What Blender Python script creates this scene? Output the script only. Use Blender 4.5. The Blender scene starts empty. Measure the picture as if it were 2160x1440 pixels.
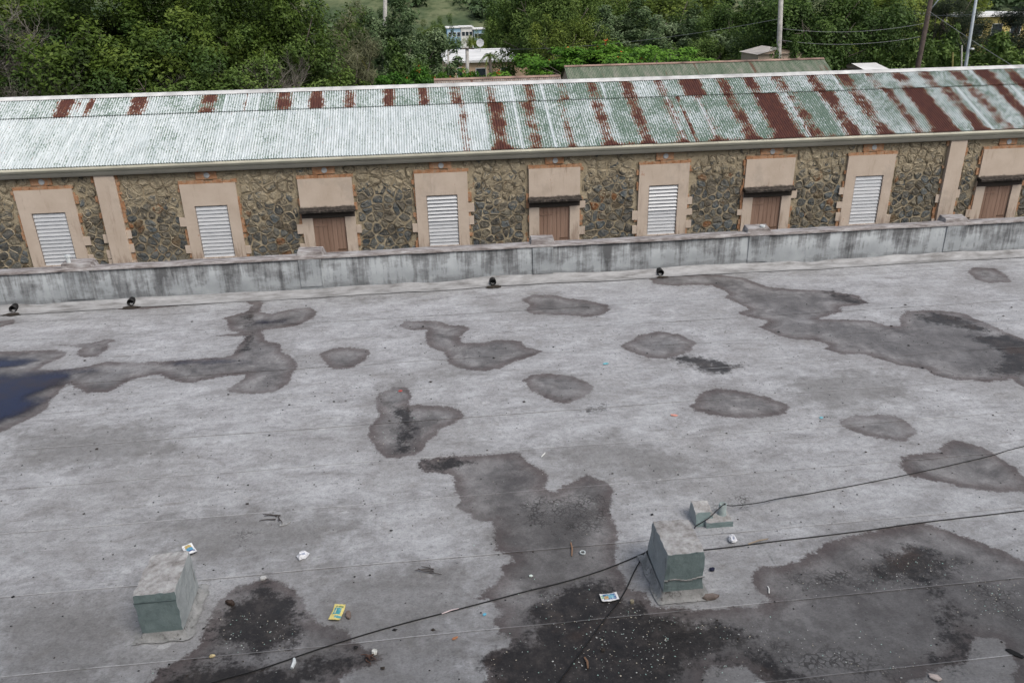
import bpy, math, random
import numpy as np
from mathutils import Matrix, Vector
R_ = math.radians
random.seed(7); rng = np.random.default_rng(7)
sc = bpy.context.scene
col = sc.collection

# ------------------------------------------------------------------ camera
FPX, PITCH, ROLL, YAW, CAMH = 1672.9, R_(23.64), R_(1.23), R_(5.96), 5.0
_fw = np.array([math.sin(YAW)*math.cos(PITCH), math.cos(YAW)*math.cos(PITCH), -math.sin(PITCH)])
_rt = np.array([math.cos(YAW), -math.sin(YAW), 0.0]); _up = np.cross(_rt, _fw)
CR = math.cos(ROLL)*_rt - math.sin(ROLL)*_up
CU = math.cos(ROLL)*_up + math.sin(ROLL)*_rt
cd = bpy.data.cameras.new('camera'); cam = bpy.data.objects.new('camera', cd); col.objects.link(cam)
cd.sensor_width = 36.0; cd.lens = 36.0*FPX/2160.0; cd.clip_start = 0.05; cd.clip_end = 4000.0
m = Matrix.Identity(4)
for i in range(3):
    m[i][0] = CR[i]; m[i][1] = CU[i]; m[i][2] = -_fw[i]
m[2][3] = CAMH
cam.matrix_world = m
sc.camera = cam

# ------------------------------------------------------------------ light
SUN_EL, SUN_AZ = R_(52), R_(142)          # azimuth measured from +Y towards +X
w = bpy.data.worlds.new('World'); sc.world = w; w.use_nodes = True
nt = w.node_tree; bg = nt.nodes['Background']
sky = nt.nodes.new('ShaderNodeTexSky'); sky.sky_type = 'NISHITA'; sky.sun_disc = False
sky.sun_elevation = SUN_EL; sky.sun_rotation = SUN_AZ
sky.air_density = 1.0; sky.dust_density = 4.0; sky.ozone_density = 1.0
hs = nt.nodes.new('ShaderNodeHueSaturation'); hs.inputs['Saturation'].default_value = 0.58   # cloud cover greys the sky
nt.links.new(sky.outputs[0], hs.inputs['Color']); nt.links.new(hs.outputs[0], bg.inputs['Color'])
bg.inputs['Strength'].default_value = 0.15
sd = bpy.data.lights.new('sun', 'SUN'); sd.energy = 1.5; sd.angle = R_(30); sd.color = (1.0, 0.96, 0.9)
sun = bpy.data.objects.new('sun', sd); col.objects.link(sun)
_sd = Vector((math.sin(SUN_AZ)*math.cos(SUN_EL), math.cos(SUN_AZ)*math.cos(SUN_EL), math.sin(SUN_EL)))
sun.rotation_euler = _sd.to_track_quat('Z', 'Y').to_euler()
vs = sc.view_settings; vs.view_transform = 'Standard'; vs.look = 'None'; vs.gamma = 1.0; vs.exposure = 0.18
vs.use_curve_mapping = False
sc.cycles.max_bounces = 5; sc.cycles.diffuse_bounces = 3; sc.cycles.glossy_bounces = 2; sc.cycles.transmission_bounces = 2; sc.cycles.transparent_max_bounces = 4

# ------------------------------------------------------------------ pixel -> place
def ray(px, py): return CR*(px-1080.0) + CU*(720.0-py) + _fw*FPX
def at_z(px, py, z=0.0):
    d = ray(px, py); t = (z-CAMH)/d[2]; return np.array([d[0]*t, d[1]*t, z])
def at_y(px, py, y):
    d = ray(px, py); t = y/d[1]; return np.array([d[0]*t, y, CAMH+d[2]*t])

# ------------------------------------------------------------------ node helpers
class NT:
    def __init__(s, name, rough=0.7, spec=0.3):
        s.m = bpy.data.materials.new(name); s.m.use_nodes = True; s.t = s.m.node_tree
        s.b = s.t.nodes['Principled BSDF']; s.out = s.t.nodes['Material Output']
        s.b.inputs['Roughness'].default_value = rough; s.b.inputs['Specular IOR Level'].default_value = spec
    def put(s, sock, v):
        if isinstance(v, bpy.types.NodeSocket): s.t.links.new(v, sock)
        elif v is not None:
            if isinstance(v, (tuple, list)) and len(v) == 3 and sock.type == 'RGBA': v = (*v, 1)
            sock.default_value = v
    def n(s, typ): return s.t.nodes.new(typ)
    def pos(s): return s.n('ShaderNodeNewGeometry').outputs['Position']
    def obj(s): return s.n('ShaderNodeTexCoord').outputs['Object']
    def rnd(s): return s.n('ShaderNodeObjectInfo').outputs['Random']
    def attr(s, name, typ='GEOMETRY', out='Fac'):
        a = s.n('ShaderNodeAttribute'); a.attribute_name = name; a.attribute_type = typ; return a.outputs[out]
    def xyz(s, v):
        a = s.n('ShaderNodeSeparateXYZ'); s.put(a.inputs[0], v); return a.outputs
    def scale(s, v, sc3, loc=(0, 0, 0)):
        a = s.n('ShaderNodeMapping'); s.put(a.inputs['Vector'], v); a.inputs['Scale'].default_value = sc3
        a.inputs['Location'].default_value = loc; return a.outputs[0]
    def noise(s, v, scale, detail=4, rough=0.55, dist=0.0):
        a = s.n('ShaderNodeTexNoise'); s.put(a.inputs['Vector'], v); a.inputs['Scale'].default_value = scale
        a.inputs['Detail'].default_value = detail; a.inputs['Roughness'].default_value = rough
        a.inputs['Distortion'].default_value = dist; return a.outputs['Fac']
    def voro(s, v, scale, feat='F1', rnd=1.0):
        a = s.n('ShaderNodeTexVoronoi'); a.feature = feat; s.put(a.inputs['Vector'], v); a.inputs['Scale'].default_value = scale
        a.inputs['Randomness'].default_value = rnd; return a.outputs['Distance']
    def ma(s, op, a, b=None, c=None, clamp=False):
        k = s.n('ShaderNodeMath'); k.operation = op; k.use_clamp = clamp
        s.put(k.inputs[0], a); s.put(k.inputs[1], b); s.put(k.inputs[2], c); return k.outputs[0]
    def step(s, v, lo, hi, a=0.0, b=1.0):
        k = s.n('ShaderNodeMapRange'); k.interpolation_type = 'SMOOTHSTEP'; s.put(k.inputs[0], v)
        for i, x in enumerate((lo, hi, a, b)): s.put(k.inputs[i+1], x)
        return k.outputs[0]
    def mix(s, f, a, b, mode='MIX'):
        k = s.n('ShaderNodeMix'); k.data_type = 'RGBA'; k.blend_type = mode
        s.put(k.inputs[0], f); s.put(k.inputs[6], a); s.put(k.inputs[7], b); return k.outputs[2]
    def ramp(s, f, stops):
        k = s.n('ShaderNodeValToRGB'); e = k.color_ramp.elements
        while len(e) < len(stops): e.new(0.5)
        for q, (p, c) in zip(e, stops): q.position = p; q.color = (*c, 1)
        s.put(k.inputs[0], f); return k.outputs[0]
    def bump(s, hgt, dist=0.01, strength=0.6):
        k = s.n('ShaderNodeBump'); k.inputs['Strength'].default_value = strength; k.inputs['Distance'].default_value = dist
        s.put(k.inputs['Height'], hgt); s.t.links.new(k.outputs[0], s.b.inputs['Normal'])
    def base(s, c): s.put(s.b.inputs['Base Color'], c); return s
    def rough(s, r): s.put(s.b.inputs['Roughness'], r); return s

def plain(name, c, rough=0.7, var=0.25, sc_=8.0, spec=0.3, metal=0.0, bump=0.0):
    a = NT(name, rough, spec); p = a.pos(); f = a.noise(p, sc_, 5)
    lo = tuple(x*(1-var) for x in c); hi = tuple(min(1, x*(1+var)) for x in c)
    a.base(a.ramp(f, [(0.3, lo), (0.7, hi)])); a.b.inputs['Metallic'].default_value = metal
    if bump: a.bump(a.noise(p, sc_*4, 4), bump)
    return a.m

# ------------------------------------------------------------------ mesh helpers
class MB:
    def __init__(s): s.v = []; s.f = []; s.att = []
    def add(s, vs, fs):
        o = len(s.v); s.v += [tuple(map(float, q)) for q in vs]; s.f += [tuple(i+o for i in f) for f in fs]; return s
    def box(s, x0, x1, y0, y1, z0, z1):
        return s.add([(x, y, z) for z in (z0, z1) for y in (y0, y1) for x in (x0, x1)],
                     [(0, 2, 3, 1), (4, 5, 7, 6), (0, 1, 5, 4), (2, 6, 7, 3), (0, 4, 6, 2), (1, 3, 7, 5)])
    def hexa(s, low, top):            # four low and four top corners, counter-clockwise from above
        return s.add(list(low)+list(top), [(3, 2, 1, 0), (4, 5, 6, 7), (0, 1, 5, 4), (1, 2, 6, 5), (2, 3, 7, 6), (3, 0, 4, 7)])
    def tube(s, pts, rad, n=6, cap=True):
        pts = [Vector(p) for p in pts]; k = len(pts); o = len(s.v)
        if not hasattr(rad, '__len__'): rad = [rad]*k
        ref = None
        for i, p in enumerate(pts):
            t = (pts[min(i+1, k-1)]-pts[max(i-1, 0)])
            if t.length < 1e-9: t = Vector((0, 0, 1))
            t.normalize()
            if ref is None: ref = t.orthogonal().normalized()
            a = ref - t*ref.dot(t)
            a = a.normalized() if a.length > 1e-6 else t.orthogonal().normalized()
            ref = a; b = t.cross(a)
            for j in range(n):
                an = 2*math.pi*j/n; s.v.append(tuple(p+(a*math.cos(an)+b*math.sin(an))*rad[i]))
        for i in range(k-1):
            for j in range(n):
                s.f.append((o+i*n+j, o+i*n+(j+1) % n, o+(i+1)*n+(j+1) % n, o+(i+1)*n+j))
        if cap: s.f.append(tuple(o+j for j in reversed(range(n)))); s.f.append(tuple(o+(k-1)*n+j for j in range(n)))
        return s
    def mesh(s, name, mat, smooth=False):
        me = bpy.data.meshes.new(name); me.from_pydata(s.v, [], s.f); me.materials.append(mat)
        if smooth: me.polygons.foreach_set('use_smooth', [True]*len(me.polygons))
        me.update(); return me
    def build(s, name, mat, parent=None, smooth=False, bevel=0.0, loc=None):
        o = bpy.data.objects.new(name, s.mesh(name, mat, smooth)); col.objects.link(o)
        if parent: o.parent = parent
        if loc is not None: o.location = loc
        if bevel:
            b = o.modifiers.new('bevel', 'BEVEL'); b.width = bevel; b.segments = 2; b.limit_method = 'ANGLE'
        return o

def np_mesh(name, V, F, mat, atts=None, smooth=False):      # F: (n,4) or (n,3) array
    me = bpy.data.meshes.new(name); nv, nf, k = len(V), len(F), F.shape[1]
    me.vertices.add(nv); me.vertices.foreach_set('co', np.ascontiguousarray(V, dtype=np.float32).ravel())
    me.loops.add(nf*k); me.loops.foreach_set('vertex_index', np.ascontiguousarray(F, dtype=np.int32).ravel())
    me.polygons.add(nf); me.polygons.foreach_set('loop_start', np.arange(0, nf*k, k, dtype=np.int32))
    if smooth: me.polygons.foreach_set('use_smooth', np.ones(nf, dtype=bool))
    me.materials.append(mat); me.update(calc_edges=True)
    for a, val in (atts or {}).items():
        at = me.attributes.new(a, 'FLOAT', 'POINT'); at.data.foreach_set('value', np.ascontiguousarray(val, dtype=np.float32))
    return me
def link(me, name, parent=None):
    o = bpy.data.objects.new(name, me); col.objects.link(o)
    if parent: o.parent = parent
    return o
def empty(name, loc=(0, 0, 0)):
    o = bpy.data.objects.new(name, None); col.objects.link(o); o.location = loc; o.empty_display_size = 0.2; return o
def tag(o, label=None, cat=None, group=None, kind=None):
    if label: o['label'] = label
    if cat: o['category'] = cat
    if group: o['group'] = group
    if kind: o['kind'] = kind
    return o
def vnoise(x, y, seed=0):                     # smooth 2-D value noise
    r = np.random.default_rng(seed).random((64, 64)); x = np.asarray(x, float); y = np.asarray(y, float)
    xi = np.floor(x).astype(int); yi = np.floor(y).astype(int); fx = x-xi; fy = y-yi
    fx = fx*fx*(3-2*fx); fy = fy*fy*(3-2*fy); g = lambda a, b: r[a % 64, b % 64]
    return (g(xi, yi)*(1-fx)+g(xi+1, yi)*fx)*(1-fy)+(g(xi, yi+1)*(1-fx)+g(xi+1, yi+1)*fx)*fy

# ------------------------------------------------------------------ ground that falls away behind the warehouse
def gz(y): return -3.0 - max(0.0, y-30.0)*0.062 if y < 210 else -14.2
def m_ground():
    a = NT('ground_grass', 0.95, 0.1); p = a.pos()
    f = a.noise(p, 0.12, 6); g = a.noise(p, 2.0, 5)
    c = a.ramp(f, [(0.35, (0.045, 0.06, 0.02)), (0.55, (0.07, 0.085, 0.03)), (0.75, (0.11, 0.09, 0.055))])
    a.base(a.mix(0.4, c, a.ramp(g, [(0.3, (0.03, 0.035, 0.015)), (0.7, (0.12, 0.12, 0.06))])))
    return a.m
ys = [-60, -20, 0, 14, 30, 45, 60, 90, 120, 160, 210, 300, 600, 1200]; xs = np.linspace(-900, 900, 37)
V = [(x, y, gz(y)) for y in ys for x in xs]; n = len(xs)
F = [(j*n+i, j*n+i+1, (j+1)*n+i+1, (j+1)*n+i) for j in range(len(ys)-1) for i in range(n-1)]
tag(MB().add(V, F).build('ground', m_ground()), kind='structure')
def m_alley():
    a = NT('alley_asphalt', 0.9); p = a.pos(); f = a.noise(p, 1.5, 6)
    a.base(a.ramp(f, [(0.3, (0.04, 0.04, 0.042)), (0.7, (0.075, 0.073, 0.07))])); return a.m
tag(MB().add([(-40, 14.4, -2.996), (45, 14.4, -2.996), (45, 22.4, -2.996), (-40, 22.4, -2.996)], [(0, 1, 2, 3)]).build('alley_pavement', m_alley()), kind='structure')

# ------------------------------------------------------------------ stains and darker areas on the roof (outlines seen in the photo, laid on the deck)
DAMP = [
 [(-160,745),(0,742),(57,740),(110,737),(143,742),(133,753),(100,768),(77,780),(140,779),(180,773),(230,762),(277,765),(350,762),(417,757),(487,752),(497,742),(497,733),(513,717),(520,708),(443,708),(507,702),(483,697),(480,683),(470,670),(520,658),(533,643),(510,632),(543,627),(555,638),(550,657),(573,662),(617,652),(650,647),(670,657),(660,672),(627,687),(583,693),(553,697),(560,717),(593,727),(597,743),(623,758),(630,773),(617,790),(607,810),(577,827),(533,832),(483,827),(480,820),(513,800),(517,790),(477,793),(443,800),(400,808),(360,802),(340,790),(313,793),(277,800),(250,817),(227,827),(180,828),(167,820),(153,813),(143,810),(110,840),(100,860),(73,877),(33,897),(0,912),(-160,960)],
 [(103,727),(160,725),(207,720),(223,713),(252,719),(230,723),(227,737),(207,752),(180,755),(162,748),(163,737),(170,733),(140,730)],
 [(230,653),(267,647),(300,640),(360,634),(395,640),(360,647),(307,652),(260,653)],
 [(-60,680),(0,677),(33,673),(30,682),(0,690),(-60,694)],
 [(673,747),(700,735),(737,732),(778,737),(778,750),(757,770),(730,778),(700,777),(687,770)],
 [(837,688),(857,677),(927,677),(947,685),(977,686),(990,692),(973,710),(970,722),(1017,722),(1050,715),(1097,718),(1107,730),(1143,740),(1120,753),(1087,762),(1053,777),(1020,783),(983,780),(947,767),(937,743),(907,733),(897,717),(900,695),(870,697)],
 [(1098,630),(1123,621),(1167,621),(1193,628),(1233,632),(1280,642),(1287,652),(1273,663),(1240,669),(1200,665),(1167,665),(1123,662),(1108,655),(1117,643)],
 [(1102,800),(1120,790),(1157,787),(1203,792),(1240,805),(1252,817),(1233,837),(1200,852),(1173,848),(1147,837),(1117,823)],
 [(788,843),(800,827),(827,817),(860,817),(870,833),(863,853),(900,855),(950,857),(970,867),(979,877),(960,893),(930,903),(917,918),(903,930),(887,953),(867,962),(837,968),(813,965),(787,943),(777,920),(778,897),(800,877),(795,860)],
 [(1307,730),(1350,707),(1393,698),(1435,705),(1469,723),(1456,741),(1432,751),(1400,758),(1360,753),(1327,742)],
 [(1370,588),(1400,577),(1463,580),(1516,579),(1569,586),(1618,605),(1667,610),(1734,612),(1812,624),(1829,640),(1794,646),(1773,646),(1773,658),(1727,672),(1798,674),(1836,675),(1868,686),(1900,688),(1896,670),(1910,656),(1963,653),(2026,658),(2062,674),(2100,691),(2160,716),(2300,760),(2300,840),(2160,818),(2135,800),(2086,806),(2012,801),(1970,792),(1956,779),(1893,769),(1847,755),(1822,746),(1780,748),(1738,735),(1748,728),(1717,716),(1674,716),(1639,707),(1601,690),(1622,677),(1576,668),(1555,661),(1579,651),(1530,628),(1537,619),(1502,603),(1470,601),(1421,604),(1377,598)],
 [(2039,572),(2055,564),(2097,565),(2125,582),(2134,595),(2086,597),(2058,588)],
 [(1458,858),(1476,830),(1506,820),(1551,823),(1611,836),(1653,850),(1670,860),(1657,873),(1611,881),(1558,884),(1499,876),(1467,867)],
 [(1766,895),(1773,885),(1805,876),(1854,874),(1893,880),(1921,894),(1935,915),(1907,931),(1868,929),(1822,917),(1780,902)],
 [(1899,967),(1917,958),(1977,954),(1996,932),(2019,928),(2071,941),(2094,956),(2142,986),(2160,1005),(2200,1030),(2160,1036),(2112,1039),(2056,1033),(1981,1016),(1925,1005),(1902,986)],
 [(880,973),(925,962),(1097,956),(1120,979),(1146,990),(1157,1012),(1146,1031),(1172,1039),(1184,1024),(1240,1001),(1285,1020),(1296,1031),(1285,1069),(1307,1121),(1300,1147),(1296,1174),(1315,1211),(1319,1237),(1356,1249),(1375,1275),(1456,1286),(1520,1281),(1595,1279),(1625,1267),(1595,1245),(1584,1219),(1599,1189),(1640,1196),(1677,1181),(1726,1162),(1737,1146),(1782,1132),(1861,1117),(1940,1099),(1985,1114),(2045,1134),(2105,1155),(2160,1185),(2400,1260),(2400,1640),(2150,1640),(2135,1440),(2142,1402),(2112,1350),(2056,1342),(2037,1395),(1974,1417),(1900,1450),(1620,1445),(1569,1406),(1490,1406),(1482,1440),(1460,1640),(1022,1640),(1022,1440),(1026,1376),(1075,1361),(1082,1342),(1052,1335),(1037,1309),(1060,1290),(1037,1269),(1004,1264),(1019,1245),(1064,1211),(1049,1196),(1075,1185),(1079,1170),(1041,1162),(1045,1117),(1037,1102),(1011,1099),(966,1072),(974,1050),(957,1031),(959,1012),(944,999),(891,994)],
 [(439,1312),(450,1275),(499,1237),(555,1219),(607,1230),(645,1264),(649,1290),(675,1312),(720,1324),(741,1331),(745,1350),(812,1384),(794,1399),(737,1417),(700,1460),(640,1640),(250,1640),(326,1425),(337,1410),(397,1384),(424,1350)],
]
DARK = [
 [(1112,1275),(1187,1230),(1285,1222),(1315,1249),(1375,1282),(1420,1294),(1512,1309),(1610,1342),(1512,1384),(1460,1406),(1437,1440),(1420,1640),(1022,1640),(1022,1440),(1026,1384),(1112,1342)],
 [(1831,1200),(1899,1147),(1955,1155),(2015,1192),(1992,1215),(1925,1230),(1860,1226)],
 [(1955,1237),(1985,1234),(2030,1290),(2052,1335),(2037,1384),(2000,1414),(1944,1402),(1985,1376),(1996,1331)],
 [(1467,1410),(1512,1376),(1595,1384),(1700,1414),(1760,1460),(1620,1440),(1569,1400),(1497,1402)],
 [(454,1290),(544,1230),(619,1249),(637,1309),(634,1365),(544,1387),(442,1350)],
 [(330,1425),(420,1390),(620,1400),(740,1370),(790,1390),(720,1420),(600,1470),(420,1600),(250,1600)],
 [(1414,753),(1446,749),(1484,751),(1534,765),(1572,769),(1541,783),(1506,793),(1467,779),(1435,765)],
 [(1907,661),(1998,661),(2069,688),(2097,702),(2051,700),(1963,681)],
 [(2040,712),(2121,704),(2160,720),(2300,765),(2300,810),(2160,793),(2086,790),(2062,783),(2107,765),(2121,748),(2069,726)],
 [(524,656),(545,655),(533,680),(510,700),(516,680)],
 [(522,700),(543,699),(524,740),(503,744),(512,722)],
 [(880,973),(960,964),(1000,972),(940,995),(895,992)],
 [(1734,614),(1790,622),(1826,640),(1794,645),(1760,632)],
 [(826,850),(870,862),(880,900),(870,950),(835,960),(840,900)],
]
FAINT = [  # faint stains, and broad darker areas of the near deck
 [(707,637),(740,622),(790,617),(827,627),(800,638),(740,642)],
 [(1095,940),(1300,900),(1520,985),(1400,1060),(1300,1010),(1180,1000)],
 [(300,1080),(640,1060),(820,1090),(700,1180),(430,1210),(300,1160)],
 [(-50,1240),(270,1240),(290,1380),(200,1500),(-50,1500)],
 [(640,1190),(1000,1160),(1030,1260),(1000,1380),(800,1500),(640,1380)],
 [(780,820),(860,790),(990,770),(1020,790),(880,806),(800,850)],
 [(0,905),(330,880),(420,960),(150,1000),(0,1000)],
 [(1640,790),(1900,770),(1950,840),(1750,880),(1650,840)],
 [(1000,1300),(1400,1290),(1600,1300),(2000,1240),(2400,1260),(2400,1640),(1000,1640)],
 [(960,1060),(1290,1060),(1310,1230),(1100,1260),(1040,1180)],
 [(640,1340),(1030,1300),(1040,1640),(640,1640)],
]
CRACK = [
 [(1085,1060),(1180,1035),(1290,1045),(1290,1130),(1180,1130),(1110,1110)],
 [(1640,1215),(1800,1180),(1960,1170),(2080,1190),(2000,1235),(1800,1240),(1680,1250)],
 [(1400,1310),(1620,1340),(1860,1380),(1900,1430),(1700,1420),(1560,1370),(1400,1360)],
 [(1500,1055),(1590,1035),(1580,1070),(1500,1078)],
 [(500,1120),(540,1112),(560,1140),(520,1150)],
 [(2020,1240),(2150,1230),(2160,1310),(2060,1290)],
 [(1215,860),(1275,845),(1290,870),(1230,880)],
 [(812,690),(840,688),(842,705),(818,704)],
]
PUDDLE = [(-160,794),(0,790),(67,785),(140,780),(213,777),(253,779),(200,785),(167,792),(150,806),(110,823),(77,835),(107,843),(87,860),(50,880),(0,897),(-160,935)]

def sdf(P, polys):                            # signed distance in metres on the deck, negative inside
    out = np.full(len(P), 9.0)
    for poly in polys:
        Q = np.array([at_z(*q)[:2] for q in poly])
        lo = Q.min(0)-0.6; hi = Q.max(0)+0.6
        sel = np.where(((P > lo) & (P < hi)).all(1))[0]
        if not len(sel): continue
        p = P[sel]; d = np.full(len(p), 1e9); ins = np.zeros(len(p), bool)
        for i in range(len(Q)):
            a, b = Q[i], Q[(i+1) % len(Q)]; e = b-a; wv = p-a
            t = np.clip((wv@e)/max(1e-9, e@e), 0, 1); dv = wv-t[:, None]*e; d = np.minimum(d, (dv**2).sum(1))
            c = (a[1] > p[:, 1]) != (b[1] > p[:, 1])
            with np.errstate(divide='ignore', invalid='ignore'):
                ins ^= c & (p[:, 0] < (b[0]-a[0])*(p[:, 1]-a[1])/(b[1]-a[1])+a[0])
        d = np.sqrt(d); out[sel] = np.minimum(out[sel], np.where(ins, -d, d))
    return out

def m_deck():
    a = NT('roof_membrane', 0.55, 0.28); p = a.pos(); X, Yy, Z = a.xyz(p)
    big = a.noise(p, 0.45, 6, 0.62); mid = a.noise(a.scale(p, (1.0, 1.9, 1)), 1.7, 8, 0.76, 0.4); blot = a.noise(p, 3.6, 6, 0.74)
    fine = a.noise(p, 26, 5, 0.7); grit = a.noise(p, 110, 3, 0.7); wipe = a.noise(a.scale(p, (0.7, 2.6, 1), (3, 1, 0)), 2.4, 6, 0.72, 0.8)
    rotp = a.n('ShaderNodeMapping'); a.put(rotp.inputs['Vector'], p); rotp.inputs['Rotation'].default_value = (0, 0, R_(-38)); rotp.inputs['Scale'].default_value = (1.1, 5.5, 1)
    smear = a.noise(rotp.outputs[0], 1.1, 6, 0.65, 0.4)
    c = a.ramp(mid, [(0.30, (0.20, 0.197, 0.200)), (0.45, (0.308, 0.310, 0.318)), (0.57, (0.380, 0.386, 0.398)), (0.72, (0.49, 0.500, 0.517))])
    c = a.mix(a.step(big, 0.46, 0.64, 0, 0.75), c, a.mix(0.55, c, (0.20, 0.194, 0.188)))
    c = a.mix(a.step(blot, 0.56, 0.70, 0, 0.5), c, (0.225, 0.215, 0.205)); c = a.mix(a.step(blot, 0.44, 0.30, 0, 0.45), c, (0.42, 0.425, 0.435))
    c = a.mix(a.step(wipe, 0.57, 0.70, 0, 0.5), c, (0.44, 0.442, 0.455))
    c = a.mix(a.step(wipe, 0.43, 0.30, 0, 0.5), c, (0.185, 0.175, 0.168))
    c = a.mix(a.step(smear, 0.60, 0.72, 0, 0.55), c, (0.17, 0.16, 0.152))
    c = a.mix(a.ma('MULTIPLY', a.ma('ABSOLUTE', a.ma('SUBTRACT', fine, 0.5)), 1.7, clamp=True), c, (0.15, 0.146, 0.142))
    c = a.mix(a.step(grit, 0.60, 0.74, 0, 0.4), c, (0.10, 0.098, 0.095))
    tex = a.noise(p, 13, 7, 0.82); tx2 = a.noise(a.scale(p, (1, 1.4, 1)), 42, 4, 0.8)
    # small scuffs and spots
    vs_ = a.voro(a.scale(p, (1.0, 1.5, 1)), 2.6); vsn = a.ma('ADD', vs_, a.ma('MULTIPLY', a.ma('SUBTRACT', a.noise(p, 18, 4), 0.5), 0.16))
    c = a.mix(a.step(vsn, 0.075, 0.045, 0, 0.45), c, (0.13, 0.125, 0.12))
    vs2 = a.voro(a.scale(p, (1.0, 1.7, 1), (5, 9, 0)), 1.3); vsn2 = a.ma('ADD', vs2, a.ma('MULTIPLY', a.ma('SUBTRACT', a.noise(p, 9, 5, 0.7), 0.5), 0.22))
    c = a.mix(a.step(vsn2, 0.075, 0.06, 0, 0.55), c, (0.46, 0.465, 0.475))
    # faint stains and broad darker areas of the near deck
    e1 = a.noise(p, 5.0, 6, 0.65); e2 = a.noise(p, 34, 4, 0.7); e3 = a.noise(p, 14, 5, 0.7)
    fa = a.ma('ADD', a.attr('faint'), a.ma('MULTIPLY', a.ma('SUBTRACT', e1, 0.5), 1.3))
    fam = a.step(fa, 0.15, -0.40); c = a.mix(a.ma('MULTIPLY', fam, 0.6), c, (0.130, 0.125, 0.120))
    halo = a.step(a.ma('ADD', a.attr('damp'), a.ma('MULTIPLY', a.ma('SUBTRACT', e1, 0.5), 0.5)), 0.30, 0.0); c = a.mix(a.ma('MULTIPLY', halo, 0.30), c, (0.16, 0.155, 0.152))
    # damp patches: pale where drying out in the middle, brown at the drying edge
    jit = a.ma('ADD', a.ma('MULTIPLY', a.ma('SUBTRACT', e1, 0.5), 0.16), a.ma('ADD', a.ma('MULTIPLY', a.ma('SUBTRACT', e2, 0.5), 0.10), a.ma('MULTIPLY', a.ma('SUBTRACT', e3, 0.5), 0.13)))
    dp = a.ma('ADD', a.attr('damp'), jit)
    inside = a.step(dp, 0.016, -0.022); fade = a.step(a.noise(p, 0.8, 5, 0.7), 0.34, 0.50, 0.62, 1.0); rim = a.step(dp, -0.22, -0.01)
    dcol = a.ramp(a.noise(p, 2.0, 7, 0.66, 0.5), [(0.34, (0.068, 0.063, 0.063)), (0.46, (0.128, 0.122, 0.121)), (0.55, (0.185, 0.179, 0.178)), (0.68, (0.27, 0.264, 0.262))])
    dcol = a.mix(a.ma('MULTIPLY', rim, 0.72), dcol, (0.074, 0.055, 0.053))
    core = a.step(a.ma('ADD', a.attr('damp'), a.ma('MULTIPLY', a.ma('SUBTRACT', blot, 0.5), 0.9)), -0.20, -0.50); dcol = a.mix(a.ma('MULTIPLY', core, 0.55), dcol, (0.075, 0.071, 0.071)); dcol = a.mix(a.ma('MULTIPLY', fam, 0.42), dcol, (0.062, 0.058, 0.056))
    dcol = a.mix(a.step(grit, 0.53, 0.70, 0, 0.5), dcol, (0.06, 0.055, 0.052)); dcol = a.mix(a.step(e3, 0.60, 0.74, 0, 0.4), dcol, (0.065, 0.058, 0.052))
    c = a.mix(a.ma('MULTIPLY', inside, a.ma('MULTIPLY', fade, 0.95)), c, dcol)
    # black grit
    dk = a.ma('ADD', a.attr('dark'), a.ma('ADD', a.ma('MULTIPLY', a.ma('SUBTRACT', e1, 0.5), 0.6), a.ma('ADD', a.ma('MULTIPLY', a.ma('SUBTRACT', e2, 0.5), 0.35), a.ma('MULTIPLY', a.ma('SUBTRACT', e3, 0.5), 0.3))))
    dm = a.step(dk, 0.05, -0.12)
    kcol = a.ramp(a.noise(p, 5, 7, 0.72), [(0.3, (0.009, 0.008, 0.008)), (0.5, (0.022, 0.019, 0.018)), (0.7, (0.06, 0.051, 0.046))])
    kcol = a.mix(a.step(fine, 0.55, 0.72, 0, 0.5), kcol, (0.095, 0.085, 0.078)); kcol = a.mix(a.step(a.noise(p, 1.7, 5), 0.55, 0.68, 0, 0.5), kcol, (0.055, 0.034, 0.024))
    c = a.mix(a.ma('MULTIPLY', dm, 0.93), c, kcol)
    # drying cracks
    wob = a.n('ShaderNodeVectorMath'); wob.operation = 'ADD'; a.put(wob.inputs[0], p)
    nn = a.n('ShaderNodeTexNoise'); a.put(nn.inputs['Vector'], p); nn.inputs['Scale'].default_value = 11; nn.inputs['Detail'].default_value = 4
    vm = a.n('ShaderNodeVectorMath'); vm.operation = 'SCALE'; a.put(vm.inputs[0], nn.outputs['Color']); vm.inputs['Scale'].default_value = 0.11
    a.t.links.new(vm.outputs[0], wob.inputs[1])
    cr = a.voro(wob.outputs[0], 19, 'DISTANCE_TO_EDGE'); crw = a.ma('MULTIPLY', a.noise(p, 7, 4), 0.17); crm = a.step(a.ma('SUBTRACT', cr, crw), 0.06, 0.0)
    ck = a.ma('ADD', a.attr('crack'), a.ma('MULTIPLY', a.ma('SUBTRACT', a.noise(p, 4, 6, 0.75), 0.5), 0.9))
    cm = a.ma('MULTIPLY', crm, a.step(ck, 0.02, -0.12)); c = a.mix(a.ma('MULTIPLY', cm, a.step(e1, 0.36, 0.60, 0.15, 0.8)), c, (0.034, 0.031, 0.029))
    sp_ = a.ma('ADD', a.ma('MULTIPLY', tex, 0.95), a.ma('MULTIPLY', tx2, 0.75)); gm = a.n('ShaderNodeCombineXYZ'); mul = a.step(sp_, 0.48, 1.22, 0.56, 1.44)
    for q in range(3): a.put(gm.inputs[q], mul)
    c = a.mix(0.8, c, gm.outputs[0], 'MULTIPLY')
    # lap edges: pale bleed of coating broken by dirt
    lap = a.attr('lap'); ln = a.noise(a.scale(p, (1.6, 6, 1)), 1.2, 6, 0.75)
    lm = a.ma('MULTIPLY', a.step(a.ma('ADD', lap, a.ma('MULTIPLY', a.ma('SUBTRACT', e2, 0.5), 0.02)), 0.014, 0.004), a.step(ln, 0.34, 0.50))
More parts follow.
